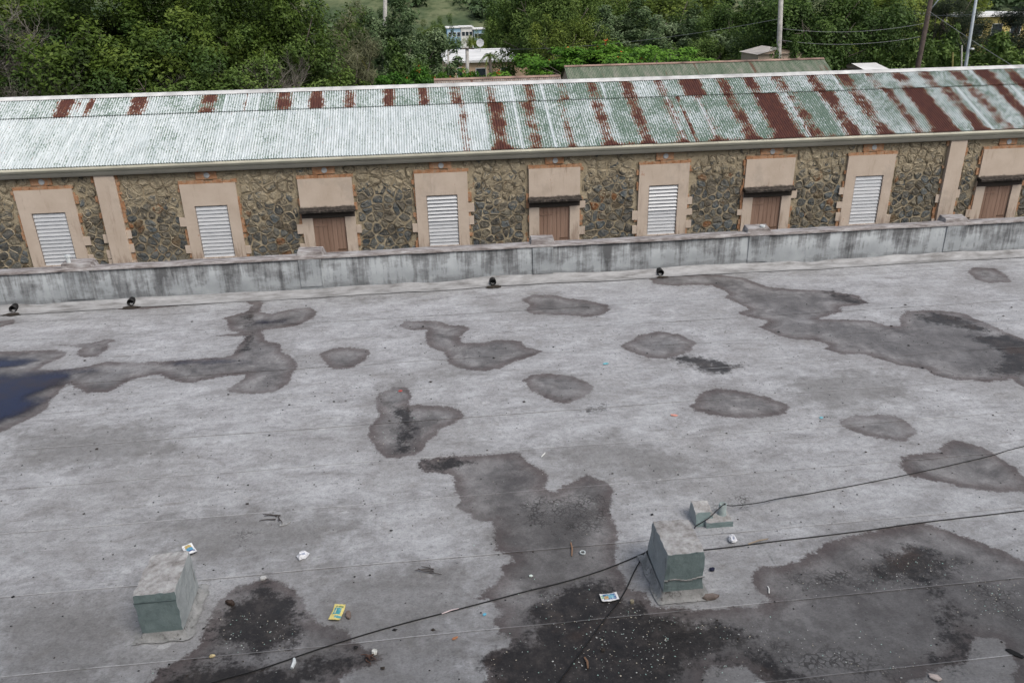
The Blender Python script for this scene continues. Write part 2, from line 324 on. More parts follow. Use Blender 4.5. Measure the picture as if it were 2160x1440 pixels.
    lm = a.ma('MULTIPLY', lm, a.ma('SUBTRACT', 0.72, a.ma('MULTIPLY', inside, 0.45)))
    c = a.mix(lm, c, (0.48, 0.48, 0.485))
    ld = a.ma('MULTIPLY', a.step(lap, 0.012, 0.003), a.step(ln, 0.42, 0.34)); c = a.mix(a.ma('MULTIPLY', ld, 0.7), c, (0.07, 0.065, 0.06))
    a.base(c)
    wet = a.ma('MAXIMUM', a.ma('MULTIPLY', inside, a.step(dp, 0.0, -0.35, 0.35, 1.0)), dm)
    r = a.ma('SUBTRACT', 0.62, a.ma('MULTIPLY', wet, 0.17)); r = a.ma('ADD', r, a.ma('MULTIPLY', a.ma('SUBTRACT', fine, 0.5), 0.25)); a.rough(r)
    h = a.ma('ADD', a.ma('MULTIPLY', fine, 0.5), a.ma('MULTIPLY', grit, 0.35)); h = a.ma('SUBTRACT', h, a.ma('MULTIPLY', cm, 0.7))
    h = a.ma('ADD', h, a.ma('MULTIPLY', e3, 0.8))
    a.bump(h, 0.008, 0.55)
    return a.m
M_deck = m_deck()
deck = empty('roof_deck'); tag(deck, kind='structure')
edges = [-0.2, 1.0, 1.9, 2.75, 3.55, 4.4, 5.25, 6.25, 7.26, 8.12, 9.02, 9.95, 10.85, 11.75, 12.65, 13.5, 14.12]
FX0, FX1, ST = -9.6, 14.2, 0.05
xv = np.concatenate([np.arange(-30, FX0-0.5, 1.0), np.arange(FX0, FX1, ST), np.arange(FX1+0.5, 34, 1.0)])
def deck_z(x, y): return 0.012*(vnoise(x*0.9+7, y*1.4+3, 3)-0.5) + 0.006*(vnoise(x*3.1, y*4.2, 4)-0.5)
SPLIT = {8: [2.40], 7: [-3.05], 6: [3.06], 9: [3.2], 10: [-3.4], 11: [5.2], 12: [-6.0, 0.4], 13: [3.3], 14: [-2.9, 7.4]}
for i in range(len(edges)-1):
    y0, y1 = edges[i], edges[i+1]
    yv = np.linspace(y0, y1+0.05, max(3, int((y1-y0)/ST)+2)) if i >= 4 else np.linspace(y0, y1+0.05, 5)
    cuts = [-99]+SPLIT.get(i, [])+[99]
    for k in range(len(cuts)-1):
        xa = xv[(xv > cuts[k]) & (xv < cuts[k+1])]
        if cuts[k] > -90: xa = np.concatenate([[cuts[k]], xa])
        if cuts[k+1] < 90: xa = np.concatenate([xa, [cuts[k+1]+0.06]])
        xa = np.unique(xa)
        XX, YY = np.meshgrid(xa, yv); P = np.stack([XX.ravel(), YY.ravel()], 1)
        lift = 0.0045*(1-np.clip((P[:, 1]-y0)/0.25, 0, 1)) + (0.002 if k % 2 else 0.0)
        wav = 0.006*(vnoise(P[:, 0]*0.8, P[:, 0]*0+i*7.3, 11)-0.5)*(1-np.clip((P[:, 1]-y0)/0.3, 0, 1))
        Z = deck_z(P[:, 0], P[:, 1])+lift
        P3 = np.column_stack([P[:, 0], P[:, 1]+wav, Z])
        lapd = P[:, 1]-y0
        if cuts[k+1] < 90: lapd = np.minimum(lapd, np.abs(cuts[k+1]+0.06-P[:, 0])+0.006)
        nx, ny = len(xa), len(yv); I = np.arange(nx*ny).reshape(ny, nx)
        Fq = np.stack([I[:-1, :-1], I[:-1, 1:], I[1:, 1:], I[1:, :-1]], -1).reshape(-1, 4)
        link(np_mesh('roofing_sheet', P3, Fq, M_deck, {'damp': sdf(P, DAMP), 'dark': sdf(P, DARK), 'faint': sdf(P, FAINT), 'crack': sdf(P, CRACK), 'lap': lapd}, True), 'roofing_sheet', deck)

# standing water at the low corner: a film that thins out towards its rim
def m_water():
    a = NT('puddle_water', 0.07, 0.34); p = a.pos()
    a.base(a.ramp(a.noise(p, 1.6, 5, 0.6), [(0.40, (0.004, 0.007, 0.034)), (0.52, (0.008, 0.007, 0.026)), (0.62, (0.018, 0.010, 0.016))]))  # navy base colour paints in the reflected blue sky
    a.bump(a.noise(p, 6, 3), 0.003, 0.25)
    d = a.ma('ADD', a.attr('depth'), a.ma('ADD', a.ma('MULTIPLY', a.ma('SUBTRACT', a.noise(p, 4, 6, 0.7), 0.5), 0.34), a.ma('MULTIPLY', a.ma('SUBTRACT', a.noise(p, 26, 4, 0.7), 0.5), 0.10)))
    f = a.step(d, 0.06, -0.26, 0.0, 0.95); t = a.n('ShaderNodeBsdfTransparent'); mx = a.n('ShaderNodeMixShader')
    a.put(mx.inputs[0], f); a.t.links.new(t.outputs[0], mx.inputs[1]); a.t.links.new(a.b.outputs[0], mx.inputs[2]); a.t.links.new(mx.outputs[0], a.out.inputs['Surface']); return a.m
PUDDLES = [PUDDLE, [(345,764),(380,760),(415,757),(480,756),(560,765),(560,775),(470,772),(400,772),(360,776)], [(545,676),(600,672),(640,668),(600,684),(540,690),(515,697),(520,686)], [(0,752),(60,752),(95,757),(70,775),(0,785),(-120,780),(-120,752)]]
Qp = np.array([at_z(*q)[:2] for poly in PUDDLES for q in poly]); lo, hi = Qp.min(0)-.15, Qp.max(0)+.15
gx, gy = np.meshgrid(np.arange(lo[0], hi[0], .07), np.arange(lo[1], hi[1], .07)); Pp = np.stack([gx.ravel(), gy.ravel()], 1)
dd = sdf(Pp, PUDDLES); dd2 = sdf(Pp, [PUDDLE]); dep = np.where(dd2 < .2, dd2, dd+0.03).reshape(gx.shape); I = np.arange(gx.size).reshape(gx.shape)
cell = np.minimum(np.minimum(dep[:-1, :-1], dep[1:, 1:]), np.minimum(dep[:-1, 1:], dep[1:, :-1])) < .22
Fq = np.stack([I[:-1, :-1], I[:-1, 1:], I[1:, 1:], I[1:, :-1]], -1)[cell]
tag(link(np_mesh('puddle', np.column_stack([Pp, np.full(len(Pp), .0135)]), Fq, m_water(), {'depth': dep.ravel()}, True), 'puddle'), kind='structure')

# ------------------------------------------------------------------ taller building at the viewpoint: unseen, added and raised to shade the near roof
M_tower = plain('shade_tower_plaster', (0.33, 0.32, 0.30), 0.9)
tw = empty('unseen_shade_tower', (0, -3, 0)); tag(tw, 'unseen taller block added behind the flat grey roof to shade it', 'building')
MB().box(-14, 16, -9, -0.35, -3, 7.6).build('wall', M_tower, tw).location = (0, 3, 0)

# ------------------------------------------------------------------ parapet
def m_parapet():
    a = NT('parapet_paint', 0.8, 0.25); p = a.pos(); X, Yy, Z = a.xyz(p)
    st = a.noise(a.scale(p, (3.4, 3.4, 0.35)), 1.0, 7, 0.68); st2 = a.noise(a.scale(p, (17, 17, 1.1)), 1.0, 5, 0.7); bl = a.noise(a.scale(p, (1.3, 1, 2.6)), 1.3, 7, 0.7)
    c = a.ramp(a.noise(p, 3.5, 5), [(0.3, (0.28, 0.30, 0.31)), (0.7, (0.37, 0.393, 0.405))])
    top = a.step(Z, 0.25, 0.70, -0.03, 0.06)
    f = a.ma('ADD', a.ma('ADD', a.ma('MULTIPLY', st, 0.72), a.ma('MULTIPLY', st2, 0.30)), a.ma('ADD', top, a.ma('MULTIPLY', a.ma('SUBTRACT', bl, 0.5), 0.55)))
    c = a.mix(a.step(f, 0.45, 0.56, 0, 0.75), c, (0.15, 0.155, 0.16)); c = a.mix(a.step(f, 0.53, 0.66, 0, 0.8), c, (0.055, 0.056, 0.058))
    low = a.ma('ADD', a.ma('MULTIPLY', a.step(Z, 0.34, 0.10), 0.30), a.noise(a.scale(p, (1.2, 1, 3)), 1.0, 6, 0.7)); c = a.mix(a.step(low, 0.66, 0.84, 0, 0.55), c, (0.13, 0.135, 0.14))
    c = a.mix(a.step(a.noise(p, 14, 5, 0.7), 0.64, 0.74, 0, 0.4), c, (0.47, 0.48, 0.48))
    a.base(c); a.bump(a.noise(p, 20, 5), 0.006, 0.4); return a.m
def m_coping():
    a = NT('weathered_coping', 0.85, 0.2); p = a.pos()
    f = a.noise(a.scale(p, (2.2, 9, 9)), 1.5, 6, 0.7)
    c = a.ramp(f, [(0.30, (0.07, 0.06, 0.058)), (0.44, (0.20, 0.178, 0.17)), (0.58, (0.33, 0.315, 0.31)), (0.74, (0.52, 0.52, 0.52))])
    a.base(c); a.bump(a.noise(p, 30, 5), 0.01, 0.6); return a.m
def m_cant():
    a = NT('cant_coating', 0.6, 0.4); p = a.pos(); f = a.noise(a.scale(p, (1.5, 6, 6)), 1.5, 6, 0.65)
    a.base(a.ramp(f, [(0.30, (0.13, 0.127, 0.124)), (0.5, (0.27, 0.27, 0.272)), (0.7, (0.38, 0.384, 0.39))])); a.bump(a.noise(p, 9, 5), 0.01, 0.5); return a.m
M_par, M_cop, M_cant = m_parapet(), m_coping(), m_cant()
par = empty('parapet_wall', (0, 14.1, 0))
tag(par, 'long low pale blue-grey parapet wall streaked with black runs, along the roof edge', 'wall')
PX = np.arange(-30, 34.01, 0.1)
def sweep(prof_fn, name, mat, parent, smooth=False, xs_=PX):    # prof_fn(x) -> list of (y,z) world
    prof = [prof_fn(x) for x in xs_]; k = len(prof[0])
    V = np.array([(x, y, z) for x, pr in zip(xs_, prof) for y, z in pr]); I = np.arange(len(xs_)*k).reshape(len(xs_), k)
    Fq = np.stack([I[:-1, :-1], I[1:, :-1], I[1:, 1:], I[:-1, 1:]], -1).reshape(-1, 4)
    o = link(np_mesh(name, V, Fq[:, ::-1] if False else Fq, mat, None, smooth), name, parent)
    if parent: o.matrix_parent_inverse = Matrix.Translation(-parent.location)
    return o
def nz(x, s, sd=0): return float(vnoise(np.array([x*s+50]), np.array([sd*3.7]), 20+sd)[0])-0.5
PT = 0.665
sweep(lambda x: [(14.105+0.012*nz(x, 1.3, 1), -0.02), (14.10+0.015*nz(x, 1.1, 2), 0.3), (14.11+0.012*nz(x, 0.9, 3), PT+0.015*nz(x, 2, 4)), (14.34, PT), (14.345, 0.0), (14.35, -3.0)], 'wall', M_par, par)
sweep(lambda x: [(14.085+0.02*nz(x, 3, 5), PT+0.008+0.01*nz(x, 2.2, 6)), (14.082+0.025*nz(x, 3, 5), PT+0.04+0.02*nz(x, 2.4, 7)), (14.11, PT+0.055+0.02*nz(x, 2.0, 7)), (14.33, PT+0.05+0.02*nz(x, 2.6, 8)), (14.37, PT+0.03), (14.37, PT-0.01)], 'coping', M_cop, par)
def cantp(x):
    g = 0.09*nz(x, 0.8, 9)+0.05*nz(x, 2.3, 14); q = []
    for t in np.linspace(0, 1, 6):
        q.append((13.90+g+(0.215-g)*t, 0.013+(0.13+g)*t**2.2+0.012*nz(x, 2.5, 10)*math.sin(math.pi*t)))
    return q
sweep(cantp, 'cant_strip', M_cant, par, True)
for px, py, wd in [(165, 568, .55), (655, 540, .50), (1145, 512, .48), (1600, 492, .50), (2015, 473, .52)]:
    c = at_y(px, py, 14.2); x0 = c[0]-wd/2; x1 = c[0]+wd/2; zt = PT+0.15
    mb = MB(); mb.hexa([(x0, 14.14, PT+0.02), (x1, 14.14, PT+0.02), (x1+0.02, 14.42, PT+0.02), (x0, 14.42, PT+0.02)],
                       [(x0+0.02, 14.17, zt-0.02), (x1-0.05, 14.16, zt-0.03), (x1-0.03, 14.40, zt), (x0+0.03, 14.40, zt+0.01)])
    o = mb.build('cap_block', M_cop, par, bevel=0.012); o.matrix_parent_inverse = Matrix.Translation(-par.location)
    mb = MB().box(x0+0.03, x1-0.06, 14.085, 14.125, 0.15, PT-0.003)          # shallow pier under the cap
    o = mb.build('pier', M_par, par, bevel=0.006); o.matrix_parent_inverse = Matrix.Translation(-par.location)
M_pvc = plain('white_pipe', (0.55, 0.58, 0.58), 0.5, 0.12)
def stub(px, py, hgt, label):
    c = at_y(px, py, 14.24); e = empty('vent_pipe', (c[0], 14.24, PT+0.045)); tag(e, label, 'pipe')
    MB().tube([(0, 0, 0), (0.005, 0, hgt)], [0.035, 0.035], 10).build('pipe', M_pvc, e)
    MB().tube([(0.005, 0, hgt-0.002), (0.005, 0, hgt+0.035)], [0.048, 0.048], 10).build('collar', M_pvc, e)
    MB().tube([(0, 0, -0.01), (0, 0, 0.03)], [0.07, 0.05], 10).build('flange', M_pvc, e)
stub(148, 565, 0.19, 'small white pipe stub standing on the parapet in front of a louvred window')
stub(1606, 495, 0.09, 'very short white pipe end on the parapet cap in front of a brown door')
# drain outlets at the foot of the parapet
M_black = plain('black_outlet', (0.012, 0.012, 0.012), 0.6, 0.3)
M_muck = plain('leaf_muck', (0.035, 0.028, 0.022), 0.85, 0.5, 30, bump=0.02)
def drain(px, py, r, label, spread):
    c = at_z(px, py); e = empty('drain_outlet', (c[0], 13.98, 0.0)); tag(e, label, 'drain', 'drain outlets along the parapet foot')
    n = 14; mb = MB()                                                     # hollow stub through the cant
    for (y, rr) in [(-0.015, r), (0.13, r), (0.13, r*0.82), (-0.013, r*0.82)]:
        mb.v += [(rr*math.cos(2*math.pi*i/n), y, r+0.02+rr*math.sin(2*math.pi*i/n)) for i in range(n)]
    for k in range(4):
        for i in range(n): mb.f.append((k*n+i, k*n+(i+1) % n, ((k+1) % 4)*n+(i+1) % n, ((k+1) % 4)*n+i))
    mb.build('pipe_mouth', M_black, e, True)
    mb = MB(); mb.add([(r*0.83*math.cos(2*math.pi*i/n), 0.05, r+0.02+r*0.83*math.sin(2*math.pi*i/n)) for i in range(n)], [tuple(range(n))]); mb.build('pipe_bore', M_black, e)
    mb = MB(); k = 22; rs = [spread*(0.6+0.4*random.random()) for _ in range(k)]
    vs = [(0, -0.06, 0.03)]+[(rs[i]*0.5*math.cos(2*math.pi*i/k)*1.0, -0.06+rs[i]*0.28*math.sin(2*math.pi*i/k), 0.022) for i in range(k)]+[(rs[i]*math.cos(2*math.pi*i/k), -0.06+rs[i]*0.5*math.sin(2*math.pi*i/k), 0.012) for i in range(k)]
    fs = [(0, 1+i, 1+(i+1) % k) for i in range(k)]+[(1+i, 1+k+i, 1+k+(i+1) % k, 1+(i+1) % k) for i in range(k)]
    mb.add(vs, fs).build('silt', M_muck, e)
drain(33, 658, 0.062, 'black drain outlet at the parapet foot beside a brown stain', 0.22)
drain(279, 645, 0.062, 'black drain outlet at the parapet foot above a thin brown stain', 0.22)
drain(1040, 603, 0.062, 'black drain outlet with a muddy sump at the parapet foot', 0.20)
drain(1392, 582, 0.062, 'black drain outlet at the head of the long winding damp stain', 0.16)

# ------------------------------------------------------------------ stone warehouse
WY = 22.5
wh = empty('stone_warehouse', (3, WY, -3.0)); WI = Matrix.Translation((-3, -WY, 3.0))
tag(wh, 'long rubble stone warehouse with a rusty corrugated roof and tan window surrounds', 'building')
def wpart(o, parent=None):
    o.parent = parent or wh
    if parent is None: o.matrix_parent_inverse = WI
    return o
X0, X1 = -17.0, 25.0; ZT = 0.76; ZG = -3.0
def m_mortar():
    a = NT('lime_mortar', 0.95, 0.1); p = a.pos(); X, Yy, Z = a.xyz(p)
    f = a.noise(p, 3.0, 6, 0.65); g = a.noise(p, 15, 6, 0.75)
    c = a.ramp(f, [(0.3, (0.20, 0.165, 0.112)), (0.5, (0.33, 0.278, 0.192)), (0.7, (0.46, 0.392, 0.28))])
    c = a.mix(a.step(g, 0.50, 0.64, 0, 0.65), c, (0.06, 0.055, 0.045))
    c = a.mix(a.step(a.noise(p, 1.9, 6, 0.7), 0.60, 0.67, 0, 0.65), c, (0.26, 0.105, 0.035))
    c = a.mix(a.step(a.ma('ADD', Z, a.ma('MULTIPLY', a.ma('SUBTRACT', a.noise(p, 1.1, 4), 0.5), 1.6)), -0.45, 0.30, 0, 0.85), c, a.mix(a.step(g, 0.52, 0.66), (0.34, 0.285, 0.195), (0.22, 0.18, 0.12)))
    a.base(c); a.bump(g, 0.03, 0.8); return a.m
def m_stone():
    a = NT('rubble_stone', 0.9, 0.2); p = a.pos(); X, Yy, Z = a.xyz(p); t = a.attr('tone')
    c = a.ramp(t, [(0.0, (0.045, 0.054, 0.060)), (0.20, (0.125, 0.145, 0.153)), (0.34, (0.055, 0.056, 0.054)), (0.50, (0.145, 0.128, 0.098)), (0.66, (0.105, 0.124, 0.131)), (0.80, (0.20, 0.175, 0.125)), (0.90, (0.075, 0.085, 0.088)), (0.96, (0.115, 0.085, 0.05)), (1.0, (0.24, 0.10, 0.038))])
    f = a.noise(p, 7, 7, 0.72); c = a.mix(a.step(f, 0.38, 0.62, 0, 0.65), c, a.mix(0.7, c, (0.23, 0.20, 0.15)))
    c = a.mix(a.step(a.noise(p, 13, 6, 0.75), 0.54, 0.64, 0, 0.8), c, (0.028, 0.025, 0.021))
    c = a.mix(a.step(a.noise(p, 2.6, 6, 0.7), 0.62, 0.68, 0, 0.6), c, (0.19, 0.105, 0.04))
    # mortar smeared over the stones, thickest high on the wall
    sm = a.ma('ADD', a.noise(p, 4.5, 7, 0.75, 0.8), a.step(Z, -1.0, 0.6, -0.09, 0.14)); sm = a.ma('ADD', sm, a.ma('MULTIPLY', a.ma('SUBTRACT', a.noise(p, 0.5, 2), 0.5), 0.3))
    c = a.mix(a.step(sm, 0.535, 0.575), c, a.ramp(f, [(0.3, (0.22, 0.185, 0.125)), (0.65, (0.40, 0.34, 0.24))]))
    a.base(c); a.bump(a.noise(p, 12, 7, 0.75), 0.045, 1.0); return a.m
def m_bead():
    a = NT('raised_pointing', 0.9, 0.1); p = a.pos(); f = a.noise(p, 1.3, 6, 0.72)
    a.base(a.ramp(f, [(0.36, (0.07, 0.058, 0.043)), (0.48, (0.27, 0.225, 0.16)), (0.60, (0.47, 0.41, 0.305))])); return a.m
def m_tan():
    a = NT('tan_plaster', 0.9, 0.15); p = a.pos(); X, Yy, Z = a.xyz(p)
    c = a.ramp(a.noise(p, 2.0, 5), [(0.3, (0.47, 0.385, 0.308)), (0.7, (0.55, 0.462, 0.38))])
    c = a.mix(a.step(a.noise(a.scale(p, (3, 3, 0.5)), 1.6, 6, 0.7), 0.55, 0.75, 0, 0.35), c, (0.27, 0.19, 0.145))
    c = a.mix(a.step(a.noise(p, 4, 5, 0.75), 0.66, 0.70, 0, 0.5), c, (0.33, 0.14, 0.075))
    dr = a.ma('ADD', a.noise(a.scale(p, (5, 5, 0.7)), 1.3, 6, 0.7), a.step(Z, -0.9, -2.0, -0.08, 0.10)); c = a.mix(a.step(dr, 0.50, 0.68, 0, 0.65), c, (0.215, 0.145, 0.108)); c = a.mix(a.step(a.noise(a.scale(p, (1, 1, .8)), 1.1, 6, 0.7), 0.52, 0.68, 0, 0.35), c, (0.30, 0.255, 0.215))
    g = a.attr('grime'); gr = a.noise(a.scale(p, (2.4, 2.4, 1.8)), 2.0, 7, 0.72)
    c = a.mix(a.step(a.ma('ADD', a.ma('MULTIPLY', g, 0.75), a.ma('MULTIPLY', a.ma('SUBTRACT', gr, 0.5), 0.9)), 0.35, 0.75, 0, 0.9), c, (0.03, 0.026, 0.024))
    a.base(c); a.bump(a.noise(p, 14, 5), 0.008, 0.5); return a.m
def m_brick():
    a = NT('orange_brick', 0.9, 0.1); p = a.pos()
    c = a.ramp(a.noise(p, 6, 6, 0.7), [(0.3, (0.23, 0.115, 0.06)), (0.5, (0.37, 0.20, 0.11)), (0.7, (0.47, 0.30, 0.195))])
    c = a.mix(a.step(a.noise(p, 9, 6, 0.75), 0.52, 0.60, 0, 0.8), c, (0.30, 0.245, 0.175)); a.base(c); a.bump(a.noise(p, 25, 5), 0.01, 0.6); return a.m
M_mor, M_sto, M_bead, M_tan, M_brk = m_mortar(), m_stone(), m_bead(), m_tan(), m_brick()
M_plug = plain('grey_plug', (0.36, 0.37, 0.37), 0.9, 0.15)
def m_slat():
    a = NT('louvre_paint', 0.42, 0.5); p = a.pos()
    c = a.ramp(a.noise(a.scale(p, (2, 1, 10)), 2, 4), [(0.3, (0.46, 0.47, 0.48)), (0.7, (0.60, 0.61, 0.62))]); c = a.mix(a.ma('MULTIPLY', a.rnd(), 0.35), c, (0.36, 0.38, 0.40)); c = a.mix(a.step(a.noise(p, 9, 5, 0.75), 0.66, 0.72, 0, 0.5), c, (0.35, 0.24, 0.17))
    a.base(c); return a.m
M_slat = m_slat(); M_void = plain('dark_recess', (0.02, 0.02, 0.02), 0.9)
def m_plank():
    a = NT('brown_door_paint', 0.75, 0.25); p = a.pos(); r = a.rnd()
    f = a.noise(a.scale(p, (18, 18, 1.5)), 1.0, 5, 0.7)
    c = a.ramp(f, [(0.3, (0.235, 0.148, 0.106)), (0.7, (0.315, 0.212, 0.160))]); c = a.mix(a.ma('MULTIPLY', r, 0.35), c, (0.13, 0.075, 0.05)); a.base(c); a.bump(f, 0.004, 0.5); return a.m
M_plank = m_plank(); M_iron = plain('rusty_iron', (0.12, 0.07, 0.045), 0.8, 0.4, 30)
def m_ledge():
    a = NT('black_ledge', 0.9, 0.15); p = a.pos(); f = a.noise(p, 12, 6, 0.7)
    a.base(a.ramp(f, [(0.35, (0.018, 0.016, 0.015)), (0.55, (0.055, 0.047, 0.041)), (0.72, (0.17, 0.145, 0.12))])); a.bump(f, 0.008, 0.5); return a.m
M_led = m_ledge()

OPEN = [(-13.42, 'w'), (-10.25, 'w'), (-5.96, 'w'), (-2.80, 'd'), (0.425, 'w'), (3.67, 'd'), (6.90, 'w'), (10.10, 'd'), (13.23, 'w'), (17.50, 'd'), (20.9, 'w'), (24.0, 'd')]
PIL = [(-8.60, .26), (15.87, .26)]
OW = 0.745; OT = 0.42                      # half width and top of each surround
mb = MB(); mb.box(X0, X1, WY, WY+6.5, ZG, ZT+0.3); wpart(mb.build('wall', M_mor))
def grid_panel(x0, x1, z0, z1, y, yb, nx, nz, grime=None):      # front face with a grime attribute, plus sides
    mb = MB(); g = []
    for j in range(nz+1):
        for i in range(nx+1):
            x = x0+(x1-x0)*i/nx; z = z0+(z1-z0)*j/nz; mb.v.append((x, y, z)); g.append(grime(x, z) if grime else 0)
    for j in range(nz):
        for i in range(nx): o = j*(nx+1)+i; mb.f.append((o, o+1, o+nx+2, o+nx+1))
    k = len(mb.v); mb.add([(x0, y, z0), (x1, y, z0), (x1, y, z1), (x0, y, z1), (x0, yb, z0), (x1, yb, z0), (x1, yb, z1), (x0, yb, z1)], [(0, 4, 5, 1), (1, 5, 6, 2), (2, 6, 7, 3), (3, 7, 4, 0)])
    g += [0]*8; return mb, g
def put_attr(o, name, vals):
    at = o.data.attributes.new(name, 'FLOAT', 'POINT'); at.data.foreach_set('value', np.array(vals, dtype=np.float32))
SLATW, SLATN, SLATT, SLATB = 0.44, 14, -0.20, -1.68
slat_me = None; plank_me = None
mbs = MB(); pitch = (SLATT-SLATB-0.02)/SLATN
mbs.hexa([(-SLATW+0.012, -0.024, -pitch*0.62), (SLATW-0.012, -0.024, -pitch*0.62), (SLATW-0.012, -0.016, -pitch*0.62), (-SLATW+0.012, -0.016, -pitch*0.62)],
         [(-SLATW+0.012, 0.010, pitch*0.5), (SLATW-0.012, 0.010, pitch*0.5), (SLATW-0.012, 0.019, pitch*0.5), (-SLATW+0.012, 0.019, pitch*0.5)])
slat_me = mbs.mesh('slat', M_slat)
mbp = MB().box(-0.0605, 0.0605, -0.015, 0.015, -1.08, 1.08); plank_me = mbp.mesh('plank', M_plank)
quoin_me = [MB().box(-0.07-0.02*k, 0.07+0.02*k, -0.02, 0.02, -0.12, 0.12).mesh('quoin', M_tan) for k in range(2)]
for me_ in quoin_me: put_attr(type('o', (), {'data': me_}), 'grime', [0]*8)
for oi, (cx, kind) in enumerate(OPEN):
    x0, x1 = cx-OW, cx+OW; zb = -2.05 if kind == 'w' else ZG
    ix, it, ib = (SLATW, SLATT, SLATB) if kind == 'w' else (0.45, -0.69, ZG+0.02)
    dz = random.uniform(-.02, .02)
    # one frame mesh: front ring plus reveals
    nxs = [x0, cx-ix, cx+ix, x1]
    mb = MB(); g = []
    def face(xa, xb, za, zc, gf=None):
        nx_, nz_ = max(1, int((xb-xa)/0.12)), max(1, int((zc-za)/0.1)); o = len(mb.v)
        for j in range(nz_+1):
            for i in range(nx_+1):
                x = xa+(xb-xa)*i/nx_; z = za+(zc-za)*j/nz_; mb.v.append((x, WY-0.075, z)); g.append(gf(x, z) if gf else 0.0)
        for j in range(nz_):
            for i in range(nx_): q = o+j*(nx_+1)+i; mb.f.append((q, q+1, q+nx_+2, q+nx_+1))
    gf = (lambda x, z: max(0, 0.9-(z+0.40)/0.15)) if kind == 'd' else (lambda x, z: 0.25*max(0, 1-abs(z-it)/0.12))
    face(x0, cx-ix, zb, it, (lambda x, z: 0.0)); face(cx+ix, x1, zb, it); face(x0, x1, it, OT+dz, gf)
    if kind == 'w': face(cx-ix, cx+ix, zb, ib)
    def quad(*q):
        o = len(mb.v); mb.v += list(q); mb.f.append((o, o+1, o+2, o+3)); g.extend([0.0]*4)
    A, B = WY-0.075, WY+0.06
    quad((cx-ix, A, ib), (cx-ix, A, it), (cx-ix, B, it), (cx-ix, B, ib)); quad((cx+ix, A, it), (cx+ix, A, ib), (cx+ix, B, ib), (cx+ix, B, it)); quad((cx-ix, A, it), (cx+ix, A, it), (cx+ix, B, it), (cx-ix, B, it))
    if kind == 'w': quad((cx+ix, A, ib), (cx-ix, A, ib), (cx-ix, B, ib), (cx+ix, B, ib))
    quad((x0, A, OT+dz), (x1, A, OT+dz), (x1, WY, OT+dz), (x0, WY, OT+dz)); quad((x0, A, zb), (x0, A, OT+dz), (x0, WY, OT+dz), (x0, WY, zb)); quad((x1, A, OT+dz), (x1, A, zb), (x1, WY, zb), (x1, WY, OT+dz))
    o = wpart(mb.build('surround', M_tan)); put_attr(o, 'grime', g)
    if kind == 'w':
        win = wpart(MB().box(cx-ix-0.001, cx+ix+0.001, WY-0.012, WY-0.004, ib, it).build('window', M_void))
        fr = MB(); t = 0.022
        fr.box(cx-ix+0.001, cx-ix+t, WY-0.055, WY-0.013, ib+0.001, it-0.001); fr.box(cx+ix-t, cx+ix-0.001, WY-0.055, WY-0.013, ib+0.001, it-0.001)
        fr.box(cx-ix+t+.001, cx+ix-t-.001, WY-0.05, WY-0.013, it-t, it-0.001); o = fr.build('frame', plain('frame_metal', (0.25, 0.22, 0.2)) if oi == 0 else M_frame, win)
        if oi == 0: M_frame = o.data.materials[0]
        openn = random.choice([7, 8, 14, 14])
        for k in range(SLATN):
            s = bpy.data.objects.new('slat', slat_me); col.objects.link(s); s.parent = win
            s.location = (cx, WY-0.030, it-0.012-pitch*(k+0.5)); s.rotation_euler.x = R_(random.uniform(-2, 2) - (17 if k < openn and openn < 14 else 0))
            s.rotation_euler.y = R_(random.uniform(-.4, .4))
    else:
        dr = wpart(MB().box(cx-ix-0.001, cx+ix+0.001, WY+0.02, WY+0.03, ib, it).build('door', M_void))
        for k in range(7):
            s = bpy.data.objects.new('plank', plank_me); col.objects.link(s); s.parent = dr
            s.location = (cx-0.387+0.129*k, WY-0.005+random.uniform(-.004, .004), -1.80)
        MB().box(cx+0.17, cx+0.40, WY-0.035, WY-0.021, -1.66, -1.63).build('latch', M_iron, dr)
        MB().box(cx+0.28, cx+0.33, WY-0.034, WY-0.021, -1.84, -1.76).build('lock_plate', M_iron, dr)
        MB().box(cx-0.44, cx-0.06, WY-0.034, WY-0.021, -0.94, -0.90).build('hinge_strap', M_plank, dr)
        # broken concrete ledge over the door
        mb = MB(); nxl = 24
        for i in range(nxl+1):
            x = cx-OW-0.03+(2*OW+0.06)*i/nxl; a_, b_, c_ = (random.uniform(-.5, .5) for _ in range(3))
            mb.v += [(x, WY-0.06, -0.385+0.02*a_), (x, WY-0.27+0.015*b_, -0.43+0.012*c_), (x, WY-0.285+0.015*a_, -0.442+0.006*b_), (x, WY-0.28+0.01*c_, -0.498+0.008*a_), (x, WY-0.06, -0.51)]
        for i in range(nxl):
            for j in range(4): q = i*5+j; mb.f.append((q, q+1, q+6, q+5))
        mb.f += [(4, 3, 2, 1, 0), tuple(nxl*5+j for j in range(5))]
        o = wpart(mb.build('door_ledge', M_led))
    # brick trim round the surround and the vent block above it
    mb = MB(); bx = x0-0.02
    while bx < x1+0.02:
        L = random.uniform(.16, .26); hgt = random.uniform(.07, .105); mb.box(bx, min(bx+L-0.008, x1+0.04), WY-0.05-random.uniform(0, .012), WY+0.01, OT+dz+0.004, OT+dz+hgt); bx += L
    for s in (-1, 1):
        z = OT
        while z > -2.0:
            hh = random.uniform(.06, .22)
            if random.random() < .42:
                wd = random.uniform(.03, .10); ex = cx+s*(OW+0.002)
                mb.box(min(ex, ex+s*wd), max(ex, ex+s*wd), WY-0.045-random.uniform(0, .01), WY+0.01, z-hh+0.008, z)
            z -= hh
    o = wpart(mb.build('brick_trim', M_brk)); o['kind'] = 'stuff'
    vw = random.uniform(.26, .36)
